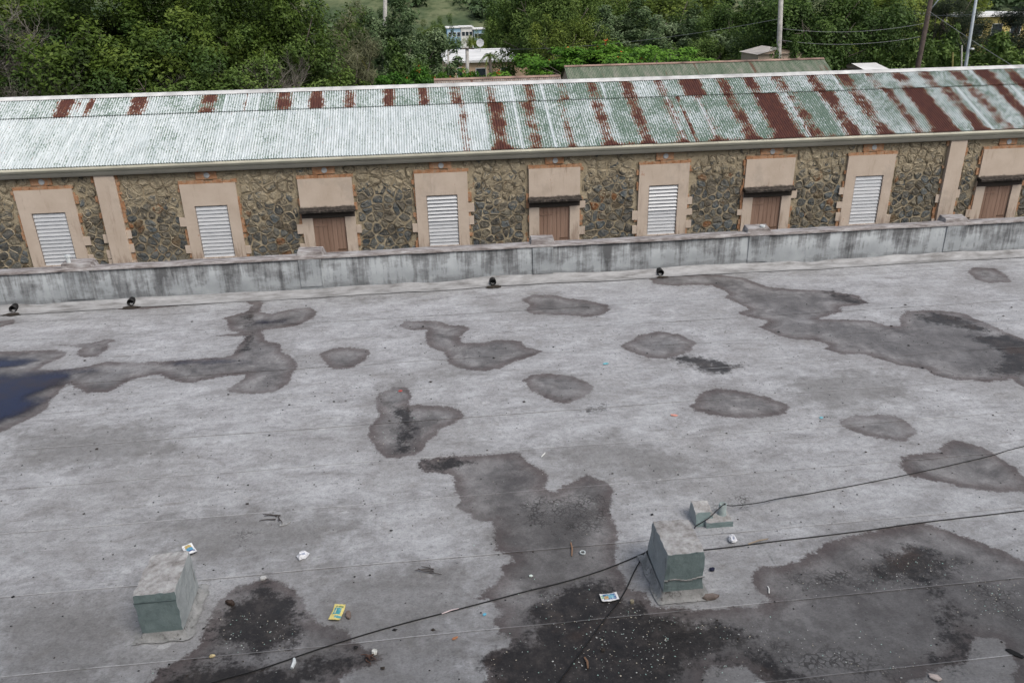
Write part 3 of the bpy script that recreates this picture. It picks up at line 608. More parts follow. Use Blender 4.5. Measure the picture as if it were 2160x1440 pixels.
    vb = wpart(MB().box(cx-vw, cx+vw, WY-0.042, WY+0.01, OT+dz+0.108, ZT-0.005).build('vent_block', M_brk, bevel=0.01))
    MB().tube([(cx+.02, WY-0.055, 0.635), (cx+.02, WY-0.03, 0.635)], [0.075, 0.085], 11).build('plug', M_plug, vb)
    for s in (-1, 1):
        for z in (-0.62, -1.05, -1.48, -1.86):
            if random.random() < .45:
                q = bpy.data.objects.new('quoin', quoin_me[random.randint(0, 1)]); col.objects.link(q); wpart(q)
                q.matrix_parent_inverse = WI; q.location = (cx+s*(OW+0.075), WY-0.052, z+random.uniform(-.08, .08)); q.scale.z = random.uniform(.7, 1.15)
for cx, hw in PIL:
    o = wpart(MB().box(cx-hw, cx+hw, WY-0.12, WY+0.01, ZG, ZT+0.02).build('pilaster', M_tan, bevel=0.01))
    for s in (-1, 1):
        for z in (-0.95, -1.35, -1.8):
            if random.random() < .6:
                q = bpy.data.objects.new('quoin', quoin_me[0]); col.objects.link(q); wpart(q); q.location = (cx+s*(hw+0.05), WY-0.056, z+random.uniform(-.1, .1))
    mb = MB()
    for s in (-1, 1):
        z = ZT-0.02
        while z > -2.0:
            hh = random.uniform(.06, .2)
            if random.random() < .6:
                wd = random.uniform(.04, .12); ex = cx+s*(hw+0.002); mb.box(min(ex, ex+s*wd), max(ex, ex+s*wd), WY-0.048, WY+0.01, z-hh+0.008, z)
            z -= hh
    o = wpart(mb.build('brick_trim', M_brk)); o['kind'] = 'stuff'

# rubble stones: cells of a jittered layout in the gaps between openings
def clip(poly, n_, d_):
    out = []
    for i in range(len(poly)):
        a, b = poly[i], poly[(i+1) % len(poly)]; da = a[0]*n_[0]+a[1]*n_[1]-d_; db = b[0]*n_[0]+b[1]*n_[1]-d_
        if da <= 0: out.append(a)
        if da*db < 0: t = da/(da-db); out.append((a[0]+(b[0]-a[0])*t, a[1]+(b[1]-a[1])*t))
    return out
def chaikin(p, k=1):
    for _ in range(k):
        p = [q for i in range(len(p)) for q in ((0.72*p[i][0]+0.28*p[(i+1) % len(p)][0], 0.72*p[i][1]+0.28*p[(i+1) % len(p)][1]), (0.28*p[i][0]+0.72*p[(i+1) % len(p)][0], 0.28*p[i][1]+0.72*p[(i+1) % len(p)][1]))]
    return p
blocks = sorted([(c-OW-0.09, c+OW+0.09, OT+0.1, c) for c, k in OPEN]+[(c-h-0.07, c+h+0.07, 9, c) for c, h in PIL])
seeds = []; z = -2.1
row = 0
while z < ZT:
    hgt = random.uniform(.17, .27); x = -16.8
    while x < 24.8:
        wd = random.uniform(.15, .46)
        seeds.append((x+wd/2+random.uniform(-.06, .06), z+hgt/2+random.uniform(-.10, .10))); x += wd
    z += hgt*0.93; row += 1
S = np.array(seeds)
def blocked(x, z):
    for a, b, t, c in blocks:
        if a < x < b and z < t: return True
        if abs(x-c) < .32 and z > OT and t < 5: return True
    return False
cells = []
for i, (sx, sz) in enumerate(seeds):
    if blocked(sx, sz) or sz > ZT-0.03: continue
    poly = [(sx-.5, sz-.45), (sx+.5, sz-.45), (sx+.5, sz+.45), (sx-.5, sz+.45)]
    nb = np.where((np.abs(S[:, 0]-sx) < .8) & (np.abs(S[:, 1]-sz) < .7))[0]
    for j in nb:
        if j == i: continue
        nx_, nz_ = S[j, 0]-sx, S[j, 1]-sz; mx, mz = (S[j, 0]+sx)/2, (S[j, 1]+sz)/2
        poly = clip(poly, (nx_, nz_), nx_*mx+nz_*mz)
        if len(poly) < 3: break
    if len(poly) < 3: continue
    for a, b, t, c in blocks:                      # keep clear of the surrounds and pilasters
        if sx < a: poly = clip(poly, (1, 0), a)
        elif sx > b: poly = clip(poly, (-1, 0), -b)
    poly = clip(poly, (0, 1), ZT-0.01)
    if len(poly) < 3: continue
    ar = abs(sum(poly[k][0]*poly[(k+1) % len(poly)][1]-poly[(k+1) % len(poly)][0]*poly[k][1] for k in range(len(poly))))/2
    if ar > .012: cells.append((ar, poly))
cells.sort(key=lambda q: -q[0] if -12.3 < q[1][0][0] < 19 and q[1][0][1] > -1.95 else 1.0)
def stone_geo(poly):
    cx = sum(q[0] for q in poly)/len(poly); cz = sum(q[1] for q in poly)/len(poly); k0 = random.uniform(.82, 1.0)
    p = [(cx+(x-cx)*k0*random.uniform(.82, 1.06), cz+(z-cz)*k0*random.uniform(.82, 1.06)) for x, z in poly]
    if random.random() < .55: p = chaikin(p)
    n = len(p); d = random.uniform(.012, .036)
    vs = [(x-cx, WY+0.004, z-cz) for x, z in p]
    tx, tz = random.uniform(-.09, .09), random.uniform(-.10, .10)
    vs += [((x-cx)*.95*random.uniform(.93, 1.03), WY-d*.72+random.uniform(-.007, .007), (z-cz)*.95*random.uniform(.93, 1.03)) for x, z in p]
    vs += [((x-cx)*random.uniform(.4, .65), WY-d+tx*(x-cx)+tz*(z-cz)+random.uniform(-.012, .012), (z-cz)*random.uniform(.4, .65)) for x, z in p]
    fs = []
    for k in range(n):
        for r in (0, 1): fs.append((r*n+k, r*n+(k+1) % n, (r+1)*n+(k+1) % n, (r+1)*n+k))
    fs.append(tuple(2*n+k for k in range(n)))
    return cx, cz, vs, fs
rest = MB(); rest_t = []; bead = MB()
for k, (ar, poly) in enumerate(cells):
    cx, cz, vs, fs = stone_geo(poly); tone = random.random()
    if k < 295:
        mb = MB(); mb.add([(x, y-WY, z) for x, y, z in vs], fs); o = wpart(mb.build('stone', M_sto)); o.location = (cx, WY, cz); put_attr(o, 'tone', [tone]*len(vs))
    else:
        rest.add([(x+cx, y, z+cz) for x, y, z in vs], fs); rest_t += [tone]*len(vs)
    if random.random() < .5:                              # raised bead of pointing round the stone
        p = chaikin([(cx+(x-cx)*.965, cz+(z-cz)*.96) for x, z in poly], 2); n = len(p); st_ = random.randint(0, n-1); ln = random.randint(n//2, n)
        wdt = random.uniform(.005, .008); vv = []
        for q in range(ln+1):
            x, z = p[(st_+q) % n]; dx, dz = x-cx, z-cz; L = math.hypot(dx, dz) or 1
            for s, yy in ((-1, 0.0), (-.6, .022), (.6, .022), (1, .0)): vv.append((x+dx/L*wdt*s, WY-yy-0.012, z+dz/L*wdt*s))
        bead.add(vv, [(q*4+j, q*4+4+j, q*4+5+j, q*4+1+j) for q in range(ln) for j in range(3)])
o = wpart(rest.build('stone', M_sto)); put_attr(o, 'tone', rest_t); o['kind'] = 'stuff'
o = wpart(bead.build('raised_pointing', M_bead)); o['kind'] = 'stuff'

# cornice and gutter
M_corn = plain('cornice_paint', (0.60, 0.565, 0.47), 0.7, 0.1, 1.5)
M_gut = plain('gutter_paint', (0.58, 0.56, 0.45), 0.6, 0.15, 1.5)
bx_ = np.array([X0, X1])
o = sweep(lambda x: [(WY+0.0, ZT), (WY-0.155, ZT), (WY-0.15, ZT+0.095), (WY-0.16, ZT+0.10), (WY-0.15, ZT+0.125), (WY, ZT+0.125)], 'cornice', M_corn, None, xs_=bx_); wpart(o)
gp = [(WY-0.10, ZT+0.128), (WY-0.165, ZT+0.128), (WY-0.215, ZT+0.14), (WY-0.212, ZT+0.18), (WY-0.222, ZT+0.185), (WY-0.222, ZT+0.215), (WY-0.218, ZT+0.262), (WY-0.175, ZT+0.266), (WY-0.16, ZT+0.25), (WY-0.08, ZT+0.24)]
o = sweep(lambda x: gp, 'gutter', M_gut, None, False, xs_=bx_); wpart(o)

# corrugated roof
EY, EZ, RP = 22.28, 1.05, R_(25.0); RLEN = 3.36          # eave line, pitch, slope length
def slope_pt(px, py):
    d = ray(px, py); t = math.tan(RP); s = (EZ-t*EY-CAMH)/(d[2]-t*d[1]); p = d*s; return p[0], (p[1]-EY)/math.cos(RP)
SEAM = 2.33
UP = [(133,237,34,.95),(163,233,10,.5),(187,233,14,.9),(292,227,34,.85),(440,220,32,.92),(520,208,8,.4),(600,213,32,.92),(668,208,32,1),(737,205,24,.7),(820,202,26,.8),(893,200,24,.8),(961,197,28,.75),(1034,194,20,.6),(1115,191,22,.85),(1186,191,22,.65),(1250,191,24,.8),(1323,186,28,.88),(1392,183,24,.7),(1458,181,40,1.2),(1525,181,26,.8),(1586,181,26,.9),(1647,180,28,.85),(1719,177,28,.92),(1787,177,30,.95),(1846,176,25,.65),(1908,178,30,.8),(1963,174,28,.8),(2025,167,26,.75),(2090,171,36,.95),(2142,166,26,.95),(2195,165,26,.9),(2250,165,26,.9)]
LO = [(977,246,20,.55),(1050,252,34,.92),(1120,250,28,.75),(1192,250,18,.5),(1267,244,28,.75),(1344,239,26,.75),(1417,236,26,.45),(1442,236,9,.7),(1489,236,25,.55),(1558,239,30,.82),(1636,239,50,1.25),(1690,233,28,.7),(1761,223,33,.88),(1838,241,32,.75),(1921,254,22,.7),(1963,233,44,1.25),(2028,225,28,.8),(2087,228,28,.65),(2142,220,25,.92),(2200,220,25,.92)]
def rust_list(L): 
    out = []
    for px, py, wpx, s in L:
        x, v = slope_pt(px, py); x2, _ = slope_pt(px+wpx/2, py); out.append((x, x2-x, s))
    return out
RU, RL = rust_list(UP), rust_list(LO)
def m_roof():
    a = NT('corrugated_iron', 0.6, 0.35); p = a.pos(); q = a.attr('shade'); wv = a.attr('white'); rs = a.attr('rust'); sl = a.attr('slope')
    cb = a.n('ShaderNodeCombineXYZ'); X, Yy, Z = a.xyz(p); a.put(cb.inputs[0], X); a.put(cb.inputs[1], sl); v = cb.outputs[0]
    f1 = a.noise(a.scale(v, (9, 2.2, 1)), 1.0, 6, 0.7); f2 = a.noise(a.scale(v, (30, 5, 1)), 1.0, 5, 0.75); f3 = a.noise(v, 1.3, 5, 0.6); sp = a.noise(v, 24, 4, 0.7)
    green = a.ramp(f1, [(0.3, (0.075, 0.125, 0.09)), (0.55, (0.145, 0.205, 0.16)), (0.75, (0.25, 0.305, 0.265))])
    white = a.ramp(a.noise(a.scale(v, (6, 0.8, 1)), 1.0, 5), [(0.3, (0.44, 0.49, 0.50)), (0.7, (0.61, 0.65, 0.66))])
    f4 = a.noise(a.scale(v, (55, 7, 1)), 1.0, 4, 0.8)
    wm = a.ma('ADD', a.ma('ADD', a.ma('MULTIPLY', f2, 0.75), a.ma('MULTIPLY', f3, 0.55)), a.ma('SUBTRACT', wv, 1.155))
    wm = a.ma('ADD', wm, a.ma('ADD', a.ma('MULTIPLY', a.ma('SUBTRACT', f4, 0.5), 0.75), a.ma('MULTIPLY', a.ma('SUBTRACT', a.attr('ridge'), 0.5), 0.16)))
    fk = a.noise(a.scale(v, (22, 11, 1)), 1.0, 4, 0.75); wm = a.ma('ADD', wm, a.ma('MULTIPLY', a.ma('SUBTRACT', fk, 0.5), 0.9))
    c = a.mix(a.step(wm, -0.03, 0.06), green, white)
    c = a.mix(a.ma('MULTIPLY', a.step(sp, 0.61, 0.67), 0.75), c, (0.085, 0.10, 0.085))           # lichen specks
    td = a.ma('MULTIPLY', a.step(a.attr('ridge'), 0.55, 0.15), a.step(f1, 0.40, 0.60)); c = a.mix(a.ma('MULTIPLY', td, 0.5), c, (0.10, 0.135, 0.11))   # darker green tone along the troughs
    rm = a.ma('ADD', rs, a.ma('ADD', a.ma('ADD', a.ma('MULTIPLY', a.ma('SUBTRACT', f2, 0.5), 1.5), a.ma('MULTIPLY', a.ma('SUBTRACT', f4, 0.5), 1.2)), a.ma('MULTIPLY', a.ma('SUBTRACT', a.noise(v, 3.2, 6, 0.75), 0.5), 1.5)))
    rm = a.ma('ADD', rm, a.ma('MULTIPLY', a.ma('SUBTRACT', 0.5, a.attr('ridge')), 0.18))
    c = a.mix(a.step(rm, 0.37, 0.46), c, (0.21, 0.085, 0.036))
    rcol = a.ramp(a.noise(a.scale(v, (10, 3, 1)), 1, 5, 0.7), [(0.3, (0.050, 0.017, 0.014)), (0.55, (0.088, 0.030, 0.020)), (0.8, (0.15, 0.060, 0.030))])
    c = a.mix(a.step(rm, 0.47, 0.58), c, rcol)
    a.base(c); a.bump(sp, 0.004, 0.4); return a.m
M_roof = m_roof()
COR = 0.072; PITW = COR*13; AMP = 0.0145
def roof_sheets(v0, v1, lift, rusts, upper):
    x = X0+0.1; cnt = 0
    while x < X1-0.2:
        nC = 13*8+6; xsn = x-0.02+np.arange(nC+1)*COR/8; vv = np.linspace(v0, v1, 15)
        XX, VV = np.meshgrid(xsn, vv); ph = 2*math.pi*(XX-X0)/COR
        hgt = lift+AMP*np.cos(ph)+0.004*((XX-x)/PITW)+0.006*(vnoise(XX*1.3, VV*1.1, 31)-.5)
        if not upper: hgt = hgt+0.0
        jit = random.uniform(-.004, .004)
        VV2 = VV + (jit if upper else jit*1.2)*(VV == vv[0])
        Yw = EY+VV2*math.cos(RP)-hgt*math.sin(RP); Zw = EZ+VV2*math.sin(RP)+hgt*math.cos(RP)
        rust = np.zeros_like(XX)
        for rx, hw, s in rusts:
            d = np.abs(XX-rx)/max(hw, .05); prof = np.clip(1.55-d, 0, 1.1)
            vary = 0.66+0.75*vnoise(np.full_like(VV, rx*3.1), VV*2.3+rx, 41) if s < 1.1 else 1.3
            rust = np.maximum(rust, prof*s*vary*0.63)
        xc = x+PITW/2
        if upper: wh_ = 0.54 if xc < 4 else 0.50
        else:
            wh_ = 0.67 if xc < -1 else (0.64 if xc < 1.6 else 0.49)
            if xc > 1.6: rust = rust+0.42*np.clip(1-(VV-v0)/0.22, 0, 1)*vnoise(XX*2.2, VV*0, 44)*1.2
        wh_ += random.uniform(-.07, .07)
        seam = np.where(XX-x > PITW-0.055, 0.28, 0.0)*(random.random() < .4)
        N = XX.size; I = np.arange(N).reshape(XX.shape)
        Fq = np.stack([I[:-1, :-1], I[:-1, 1:], I[1:, 1:], I[1:, :-1]], -1).reshape(-1, 4)
        me = np_mesh('roof_sheet', np.stack([XX, Yw, Zw], -1).reshape(-1, 3), Fq, M_roof, {'rust': rust.ravel(), 'white': (wh_+seam+0*XX).ravel(), 'slope': VV.ravel(), 'ridge': (0.5+0.5*np.cos(ph)).ravel(), 'shade': np.full(N, random.random())}, True)
        wpart(link(me, 'roof_sheet')); x += PITW; cnt += 1
roof_sheets(-0.02, SEAM+0.12, 0.0, RL, False)
roof_sheets(SEAM, RLEN, 0.03, RU, True)
# far slope, ridge cap, gables
RY, RZ = EY+RLEN*math.cos(RP), EZ+RLEN*math.sin(RP)
M_far = plain('far_roof_rust', (0.14, 0.06, 0.045), 0.8, 0.4, 2)
o = sweep(lambda x: [(RY, RZ+0.005), (RY+RLEN*math.cos(RP), EZ)], 'far_slope', M_far, None, xs_=bx_); wpart(o)
M_cap = plain('ridge_cap_paint', (0.50, 0.50, 0.49), 0.6, 0.3, 2.2)
s_, c_ = math.sin(RP), math.cos(RP)
o = sweep(lambda x: [(RY-0.16*c_-0.05*s_*0, RZ-0.16*s_+0.060), (RY-0.05, RZ+0.052), (RY, RZ+0.085+0.006*nz(x, 1, 12)), (RY+0.05, RZ+0.052), (RY+0.16*c_, RZ-0.16*s_+0.05)], 'ridge_cap', M_cap, None, True, xs_=np.arange(X0, X1, 0.5)); wpart(o)

# ------------------------------------------------------------------ concrete blocks on the roof
def m_block():
    a = NT('teal_block', 0.85, 0.2); p = a.pos(); g = a.n('ShaderNodeNewGeometry'); nx_, ny_, nz_ = a.xyz(g.outputs['True Normal'])
    paint = a.ramp(a.noise(p, 7, 5), [(0.3, (0.150, 0.200, 0.202)), (0.7, (0.215, 0.275, 0.275))])
    side_tone = a.ramp(a.noise(p, 6, 5, 0.65), [(0.3, (0.30, 0.325, 0.325)), (0.7, (0.40, 0.425, 0.425))])
    run = a.noise(a.scale(p, (16, 16, 1.6)), 1.0, 5, 0.7)
    side_tone = a.mix(a.step(run, 0.60, 0.74, 0, 0.7), side_tone, (0.10, 0.085, 0.065))
    bare = a.ramp(a.noise(p, 9, 7, 0.72), [(0.32, (0.17, 0.157, 0.148)), (0.48, (0.31, 0.30, 0.292)), (0.66, (0.46, 0.46, 0.455))])
    side = a.mix(a.step(a.ma('ABSOLUTE', nx_), 0.5, 0.8), paint, side_tone)  # left and right faces coloured paler than the front
    top = a.step(nz_, 0.55, 0.75)
    c = a.mix(top, side, bare); c = a.mix(a.step(a.noise(p, 30, 5, 0.75), 0.63, 0.70, 0, 0.5), c, (0.05, 0.05, 0.048))
    a.base(c); a.bump(a.noise(p, 28, 6, 0.7), 0.012, 0.6); return a.m
M_blk = m_block()
def m_skirt():
    a = NT('block_skirt', 0.8, 0.3); p = a.pos()
    c = a.ramp(a.noise(p, 9, 6, 0.7), [(0.3, (0.16, 0.165, 0.16)), (0.55, (0.30, 0.30, 0.295)), (0.75, (0.40, 0.40, 0.395))])
    c = a.mix(a.step(a.noise(p, 14, 6, 0.75), 0.53, 0.64, 0, 0.8), c, (0.06, 0.055, 0.05)); a.base(c); a.bump(a.noise(p, 22, 5), 0.012, 0.7); return a.m
M_skirt = m_skirt()
def rough_box(low, top, n=9, amp=0.006, seed=1):         # subdivided hexahedron with worn faces and chipped edges
    L = [Vector(q) for q in low]; T = [Vector(q) for q in top]; r = random.Random(seed); mb = MB(); idx = {}
    def P(u, v, w_):
        a_ = L[0].lerp(L[1], u).lerp(L[3].lerp(L[2], u), v); b_ = T[0].lerp(T[1], u).lerp(T[3].lerp(T[2], u), v); return a_.lerp(b_, w_)
    def vid(i, j, k):
        if (i, j, k) not in idx:
            u, v, w_ = i/n, j/n, k/n; p = P(u, v, w_); c = P(.5, .5, .5); e = sum(x in (0, n) for x in (i, j, k))
            p = p.lerp(c, (0.0, 0.0, 0.012, 0.035)[e]) + Vector((r.uniform(-1, 1), r.uniform(-1, 1), r.uniform(-1, 1)))*amp*(0.4 if e < 2 else 1)
            idx[(i, j, k)] = len(mb.v); mb.v.append(tuple(p))
        return idx[(i, j, k)]
    R = range(n)
    for i in R:
        for j in R:
            mb.f += [(vid(i, j, 0), vid(i, j+1, 0), vid(i+1, j+1, 0), vid(i+1, j, 0)), (vid(i, j, n), vid(i+1, j, n), vid(i+1, j+1, n), vid(i, j+1, n)),
                     (vid(i, 0, j), vid(i+1, 0, j), vid(i+1, 0, j+1), vid(i, 0, j+1)), (vid(i, n, j), vid(i, n, j+1), vid(i+1, n, j+1), vid(i+1, n, j)),
                     (vid(0, i, j), vid(0, i, j+1), vid(0, i+1, j+1), vid(0, i+1, j)), (vid(n, i, j), vid(n, i+1, j), vid(n, i+1, j+1), vid(n, i, j+1))]
    return mb
def skirt(x0, x1, y0, y1, out, z, seed):                 # lumpy fillet of roof coating round the foot
    r = random.Random(seed); mb = MB(); ring = []; n = 12
    cs = [(x0, y0), (x1, y0), (x1, y1), (x0, y1)]
    for s in range(4):
        a_, b_ = cs[s], cs[(s+1) % 4]
        for k in range(n): ring.append((a_[0]+(b_[0]-a_[0])*k/n, a_[1]+(b_[1]-a_[1])*k/n))
    cx, cy = (x0+x1)/2, (y0+y1)/2; m_ = len(ring); vs = []
    for lvl, (o_, zz) in enumerate([(-0.004, z), (out*.18, z*.45), (out*.55, z*.16), (out, 0.010)]):
        for i, (x, y) in enumerate(ring):
            dx, dy = x-cx, y-cy; L = max(abs(dx)/(x1-cx), abs(dy)/(y1-cy)); ox = dx/(x1-cx); oy = dy/(y1-cy); j_ = r.uniform(.8, 1.2) if lvl else 1
            vs.append((x+o_*ox*j_, y+o_*oy*j_, zz*(r.uniform(.85, 1.15) if 0 < lvl < 3 else 1)))
    mb.add(vs, [(l*m_+(i+1) % m_, l*m_+i, (l+1)*m_+i, (l+1)*m_+(i+1) % m_) for l in range(3) for i in range(m_)]); return mb
b1 = empty('concrete_block', (-2.48, 5.82, 0)); tag(b1, 'teal concrete roof block with a dirty bare top beside the dark glass-littered stain', 'block', 'concrete blocks on the roof')
def rel(mb, o): mb.v = [(x-o.location.x, y-o.location.y, z-o.location.z) for x, y, z in mb.v]; return mb
rel(rough_box([(-2.655, 5.55, -.01), (-2.315, 5.55, -.01), (-2.315, 6.09, -.01), (-2.655, 6.09, -.01)], [(-2.665, 5.55, .455), (-2.315, 5.55, .465), (-2.325, 6.10, .468), (-2.66, 6.10, .455)], seed=3), b1).build('body', M_blk, b1)
rel(skirt(-2.66, -2.31, 5.545, 6.10, 0.075, 0.055, 4), b1).build('skirt', M_skirt, b1, True)
rel(MB().box(-2.664, -2.318, 5.5445, 5.552, .378, .384), b1).build('joint_line', plain('joint_dark', (0.09, 0.12, 0.12)), b1)  # thin dark strip marking the joint across the front face
b2 = empty('concrete_block', (2.05, 5.7, 0)); tag(b2, 'teal concrete roof block with cables running past its foot, beside a low vent', 'block', 'concrete blocks on the roof')
rel(rough_box([(1.865, 5.40, -.01), (2.235, 5.40, -.01), (2.24, 5.95, -.01), (1.875, 5.98, -.01)], [(1.885, 5.405, .50), (2.225, 5.405, .505), (2.235, 5.90, .485), (1.90, 5.94, .475)], seed=9), b2).build('body', M_blk, b2)
rel(skirt(1.86, 2.24, 5.395, 5.97, 0.055, 0.10, 8), b2).build('skirt', M_skirt, b2, True)
mb = MB()
for k in range(10):
    xa = 1.872+0.0365*k; za = .215+0.012*math.sin(k*.9); mb.box(xa, xa+.0366, 5.3935, 5.406, za, za+.009)
rel(mb, b2).build('coating_lap', M_skirt, b2)
# low vent: wedge, slab and a short pipe
vt = empty('roof_vent', (2.72, 6.45, 0)); tag(vt, 'low concrete vent base with a sloped back and a short pipe tied with wire', 'vent')
rel(rough_box([(2.51, 6.38, -.01), (2.70, 6.38, -.01), (2.70, 6.64, -.01), (2.51, 6.64, -.01)], [(2.515, 6.45, .135), (2.69, 6.46, .115), (2.70, 6.62, .15), (2.515, 6.62, .17)], 6, .005, 12), vt).build('wedge', M_blk, vt)
rel(rough_box([(2.60, 6.35, -.01), (2.885, 6.35, -.01), (2.885, 6.60, -.01), (2.60, 6.60, -.01)], [(2.60, 6.355, .065), (2.88, 6.355, .06), (2.88, 6.585, .065), (2.60, 6.585, .07)], 6, .004, 13), vt).build('slab', M_blk, vt)
M_pipe = plain('vent_pipe_paint', (0.27, 0.32, 0.32), 0.7, 0.2, 20)
n = 14; mb = MB()
for z, r in [(.07, .058), (.085, .045), (.20, .042), (.20, .034), (.10, .034)]:
    mb.v += [(2.81+r*.9*math.cos(2*math.pi*i/n), 6.49+r*.9*math.sin(2*math.pi*i/n), z-.012) for i in range(n)]
mb.f = [(k*n+i, k*n+(i+1) % n, (k+1)*n+(i+1) % n, (k+1)*n+i) for k in range(4) for i in range(n)]+[tuple(4*n+i for i in range(n))]
rel(mb, vt).build('pipe', M_pipe, vt, True)

# ------------------------------------------------------------------ cables
M_cab = plain('black_cable', (0.012, 0.012, 0.013), 0.5, 0.2)
def cable(name, pts, r, label, zs=None, cat='cable'):
    P_ = [at_z(*q, 0.0) if len(q) == 2 else at_z(q[0], q[1], q[2]) for q in pts]
    out = []
    for i in range(len(P_)-1):
        for t in np.linspace(0, 1, 9)[:-1]:
            a_, b_, c_, d_ = P_[max(i-1, 0)], P_[i], P_[i+1], P_[min(i+2, len(P_)-1)]
            q = 0.5*((2*b_)+(-a_+c_)*t+(2*a_-5*b_+4*c_-d_)*t*t+(-a_+3*b_-3*c_+d_)*t**3); out.append(q)
    out.append(P_[-1]); o_ = []
    for q in out: o_.append((q[0], q[1], max(q[2], float(deck_z(np.array(q[0]), np.array(q[1])))+r+0.004)))
    return tag(MB().tube(o_, r, 6).build(name, M_cab, None, True), label, cat)
b_ = at_z(2160, 1078); 
cable('cable', [(240,1508), (450,1440), (562,1407), (700,1360), (842,1318), (970,1284), (1112,1247), (1244,1212), (1350,1171), (1376,1159), (1440,1156), (1486,1160), (1625,1144), (1786,1125), (1955,1102), (2160,1078), (2450,1043)], 0.0058, 'long black cable lying across the roof behind the right teal block')
cable('cable', [(1358,1170), (1338,1205), (1312,1258), (1262,1324), (1180,1436), (1060,1600)], 0.0055, 'short black cable branching off into the black gritty stain')
cable('cable', [(1528,1063,.19), (1546,1066,.15), (1600,1060,.07), (1647,1050,.03), (1730,1037), (1812,1022), (1925,999), (2075,966), (2160,942), (2400,888)], 0.005, 'thin black cable running from the vent pipe over an oval damp patch')
cable('tie_wire', [(1530,1061,.195), (1515,1073,.17), (1495,1092,.12), (1468,1109,.03), (1466,1115)], 0.0048, 'black wire tying the vent pipe down to its base corner', cat='wire')

# ------------------------------------------------------------------ litter
def at_deck(px, py):
    p = at_z(px, py); return (p[0], p[1], float(deck_z(p[0], p[1]))+0.006)
def col_attr_mat(name, cells, base, rough=0.45):          # flat print on a packet: (x0,x1,y0,y1,colour) in its own 0..1 frame
    a = NT(name, rough, 0.4); o = a.obj(); X, Y_, Z = a.xyz(o); c = base
    for x0, x1, y0, y1, cc in cells:
        f = a.ma('MULTIPLY', a.ma('MULTIPLY', a.ma('GREATER_THAN', X, x0), a.ma('LESS_THAN', X, x1)), a.ma('MULTIPLY', a.ma('GREATER_THAN', Y_, y0), a.ma('LESS_THAN', Y_, y1)))
        c = a.mix(f, c, cc)
    f = a.noise(o, 38, 4, 0.7); c = a.mix(a.step(f, 0.52, 0.66, 0, 0.55), c, tuple(min(.9, x*1.15+.06) for x in base)); c = a.mix(a.step(a.noise(o, 55, 3), 0.62, 0.70, 0, 0.6), c, (0.12, 0.13, 0.14)); a.base(c); return a.m
def packet(px, py, L, W, rot, mat, label, name='wrapper', cat='wrapper', curl=0.02, seed=0):
    r = random.Random(seed); nx_, ny_ = 8, 5; mb = MB()
    for s in (1, -1):
        for j in range(ny_+1):
            for i in range(nx_+1):
                u, v = i/nx_, j/ny_; puff = math.sin(math.pi*u)*math.sin(math.pi*v); x = (u-.5)*L; y = (v-.5)*W*(1+0.06*r.uniform(-1, 1))
                z = 0.004+curl*(u-.5)**2*3+curl*puff*(1 if s > 0 else 0.1)+r.uniform(-1, 1)*0.0022+(0.0025 if s > 0 else 0); mb.v.append((x, y, z+0.003))
    k = (nx_+1)*(ny_+1)
    for j in range(ny_):
        for i in range(nx_):
            q = j*(nx_+1)+i; mb.f += [(q, q+1, q+nx_+2, q+nx_+1), (k+q, k+q+nx_+1, k+q+nx_+2, k+q+1)]
    o = mb.build(name, mat); o.location = at_deck(px, py); o.rotation_euler = (0, 0, R_(rot)); return tag(o, label, cat)
M_y = col_attr_mat('yellow_print', [(-.2, .2, -.055, .055, (.72, .60, .20)), (-.03, .05, -.03, .035, (.05, .30, .36)), (-.075, -.045, -.05, .01, (.10, .33, .36)), (.055, .075, -.04, .03, (.16, .25, .10)), (-.02, .04, .012, .02, (.75, .68, .3))], (.72, .62, .26))
packet(712, 1294, .19, .10, 78, M_y, 'flattened yellow printed snack packet beside a brown flat stone', curl=.014, seed=1)
M_b = col_attr_mat('blue_print', [(-.055, .06, -.035, .035, (.06, .16, .33)), (-.03, .04, -.02, .022, (.18, .42, .52)), (-.05, -.01, -.03, .005, (.45, .30, .12)), (-.075, -.055, -.02, .02, (.25, .45, .25))], (.72, .72, .72))
packet(1285, 1261, .16, .095, 3, M_b, 'blue and white printed packet lying under the branching cable', curl=.014, seed=2)
M_b2 = col_attr_mat('blue_gold_print', [(-.03, .05, -.03, .03, (.10, .30, .45)), (.03, .05, -.04, .04, (.05, .10, .25)), (-.07, -.02, -.03, .03, (.50, .36, .10))], (.74, .74, .74))
packet(401, 1163, .17, .10, -58, M_b2, 'curled blue, gold and white packet just behind a teal block', curl=.03, seed=3)
M_wp = col_attr_mat('white_pack', [(-.03, .02, -.02, .0, (.30, .33, .42)), (-.05, .05, .012, .02, (.45, .46, .50))], (.70, .71, .74), .35)
def crumple(px, py, s, rot, label, seed):
    r = random.Random(seed); mb = MB(); n_ = 8
    vs = []; rings = [(0.0, .75, .005), (.0, 1.0, .02), (0, .9, .045), (0, .55, .06)]
    for _, k, z in rings: vs += [(k*s*(1.15*math.cos(2*math.pi*i/n_))*r.uniform(.75, 1.1), k*s*.85*math.sin(2*math.pi*i/n_)*r.uniform(.7, 1.1), z*s/.07*r.uniform(.6, 1.2)) for i in range(n_)]
    mb.add(vs, [(l*n_+i, l*n_+(i+1) % n_, (l+1)*n_+(i+1) % n_, (l+1)*n_+i) for l in range(3) for i in range(n_)]+[tuple(3*n_+i for i in range(n_))])
    o = mb.build('crumpled_packet', M_wp); o.location = at_deck(px, py); o.rotation_euler.z = R_(rot); return tag(o, label, 'packet')
crumple(640, 1176, .062, 30, 'crumpled silvery white packet lying alone on the pale roof', 5)
o = crumple(1544, 1140, .055, 70, 'crumpled white cigarette packet in front of the low vent', 6)
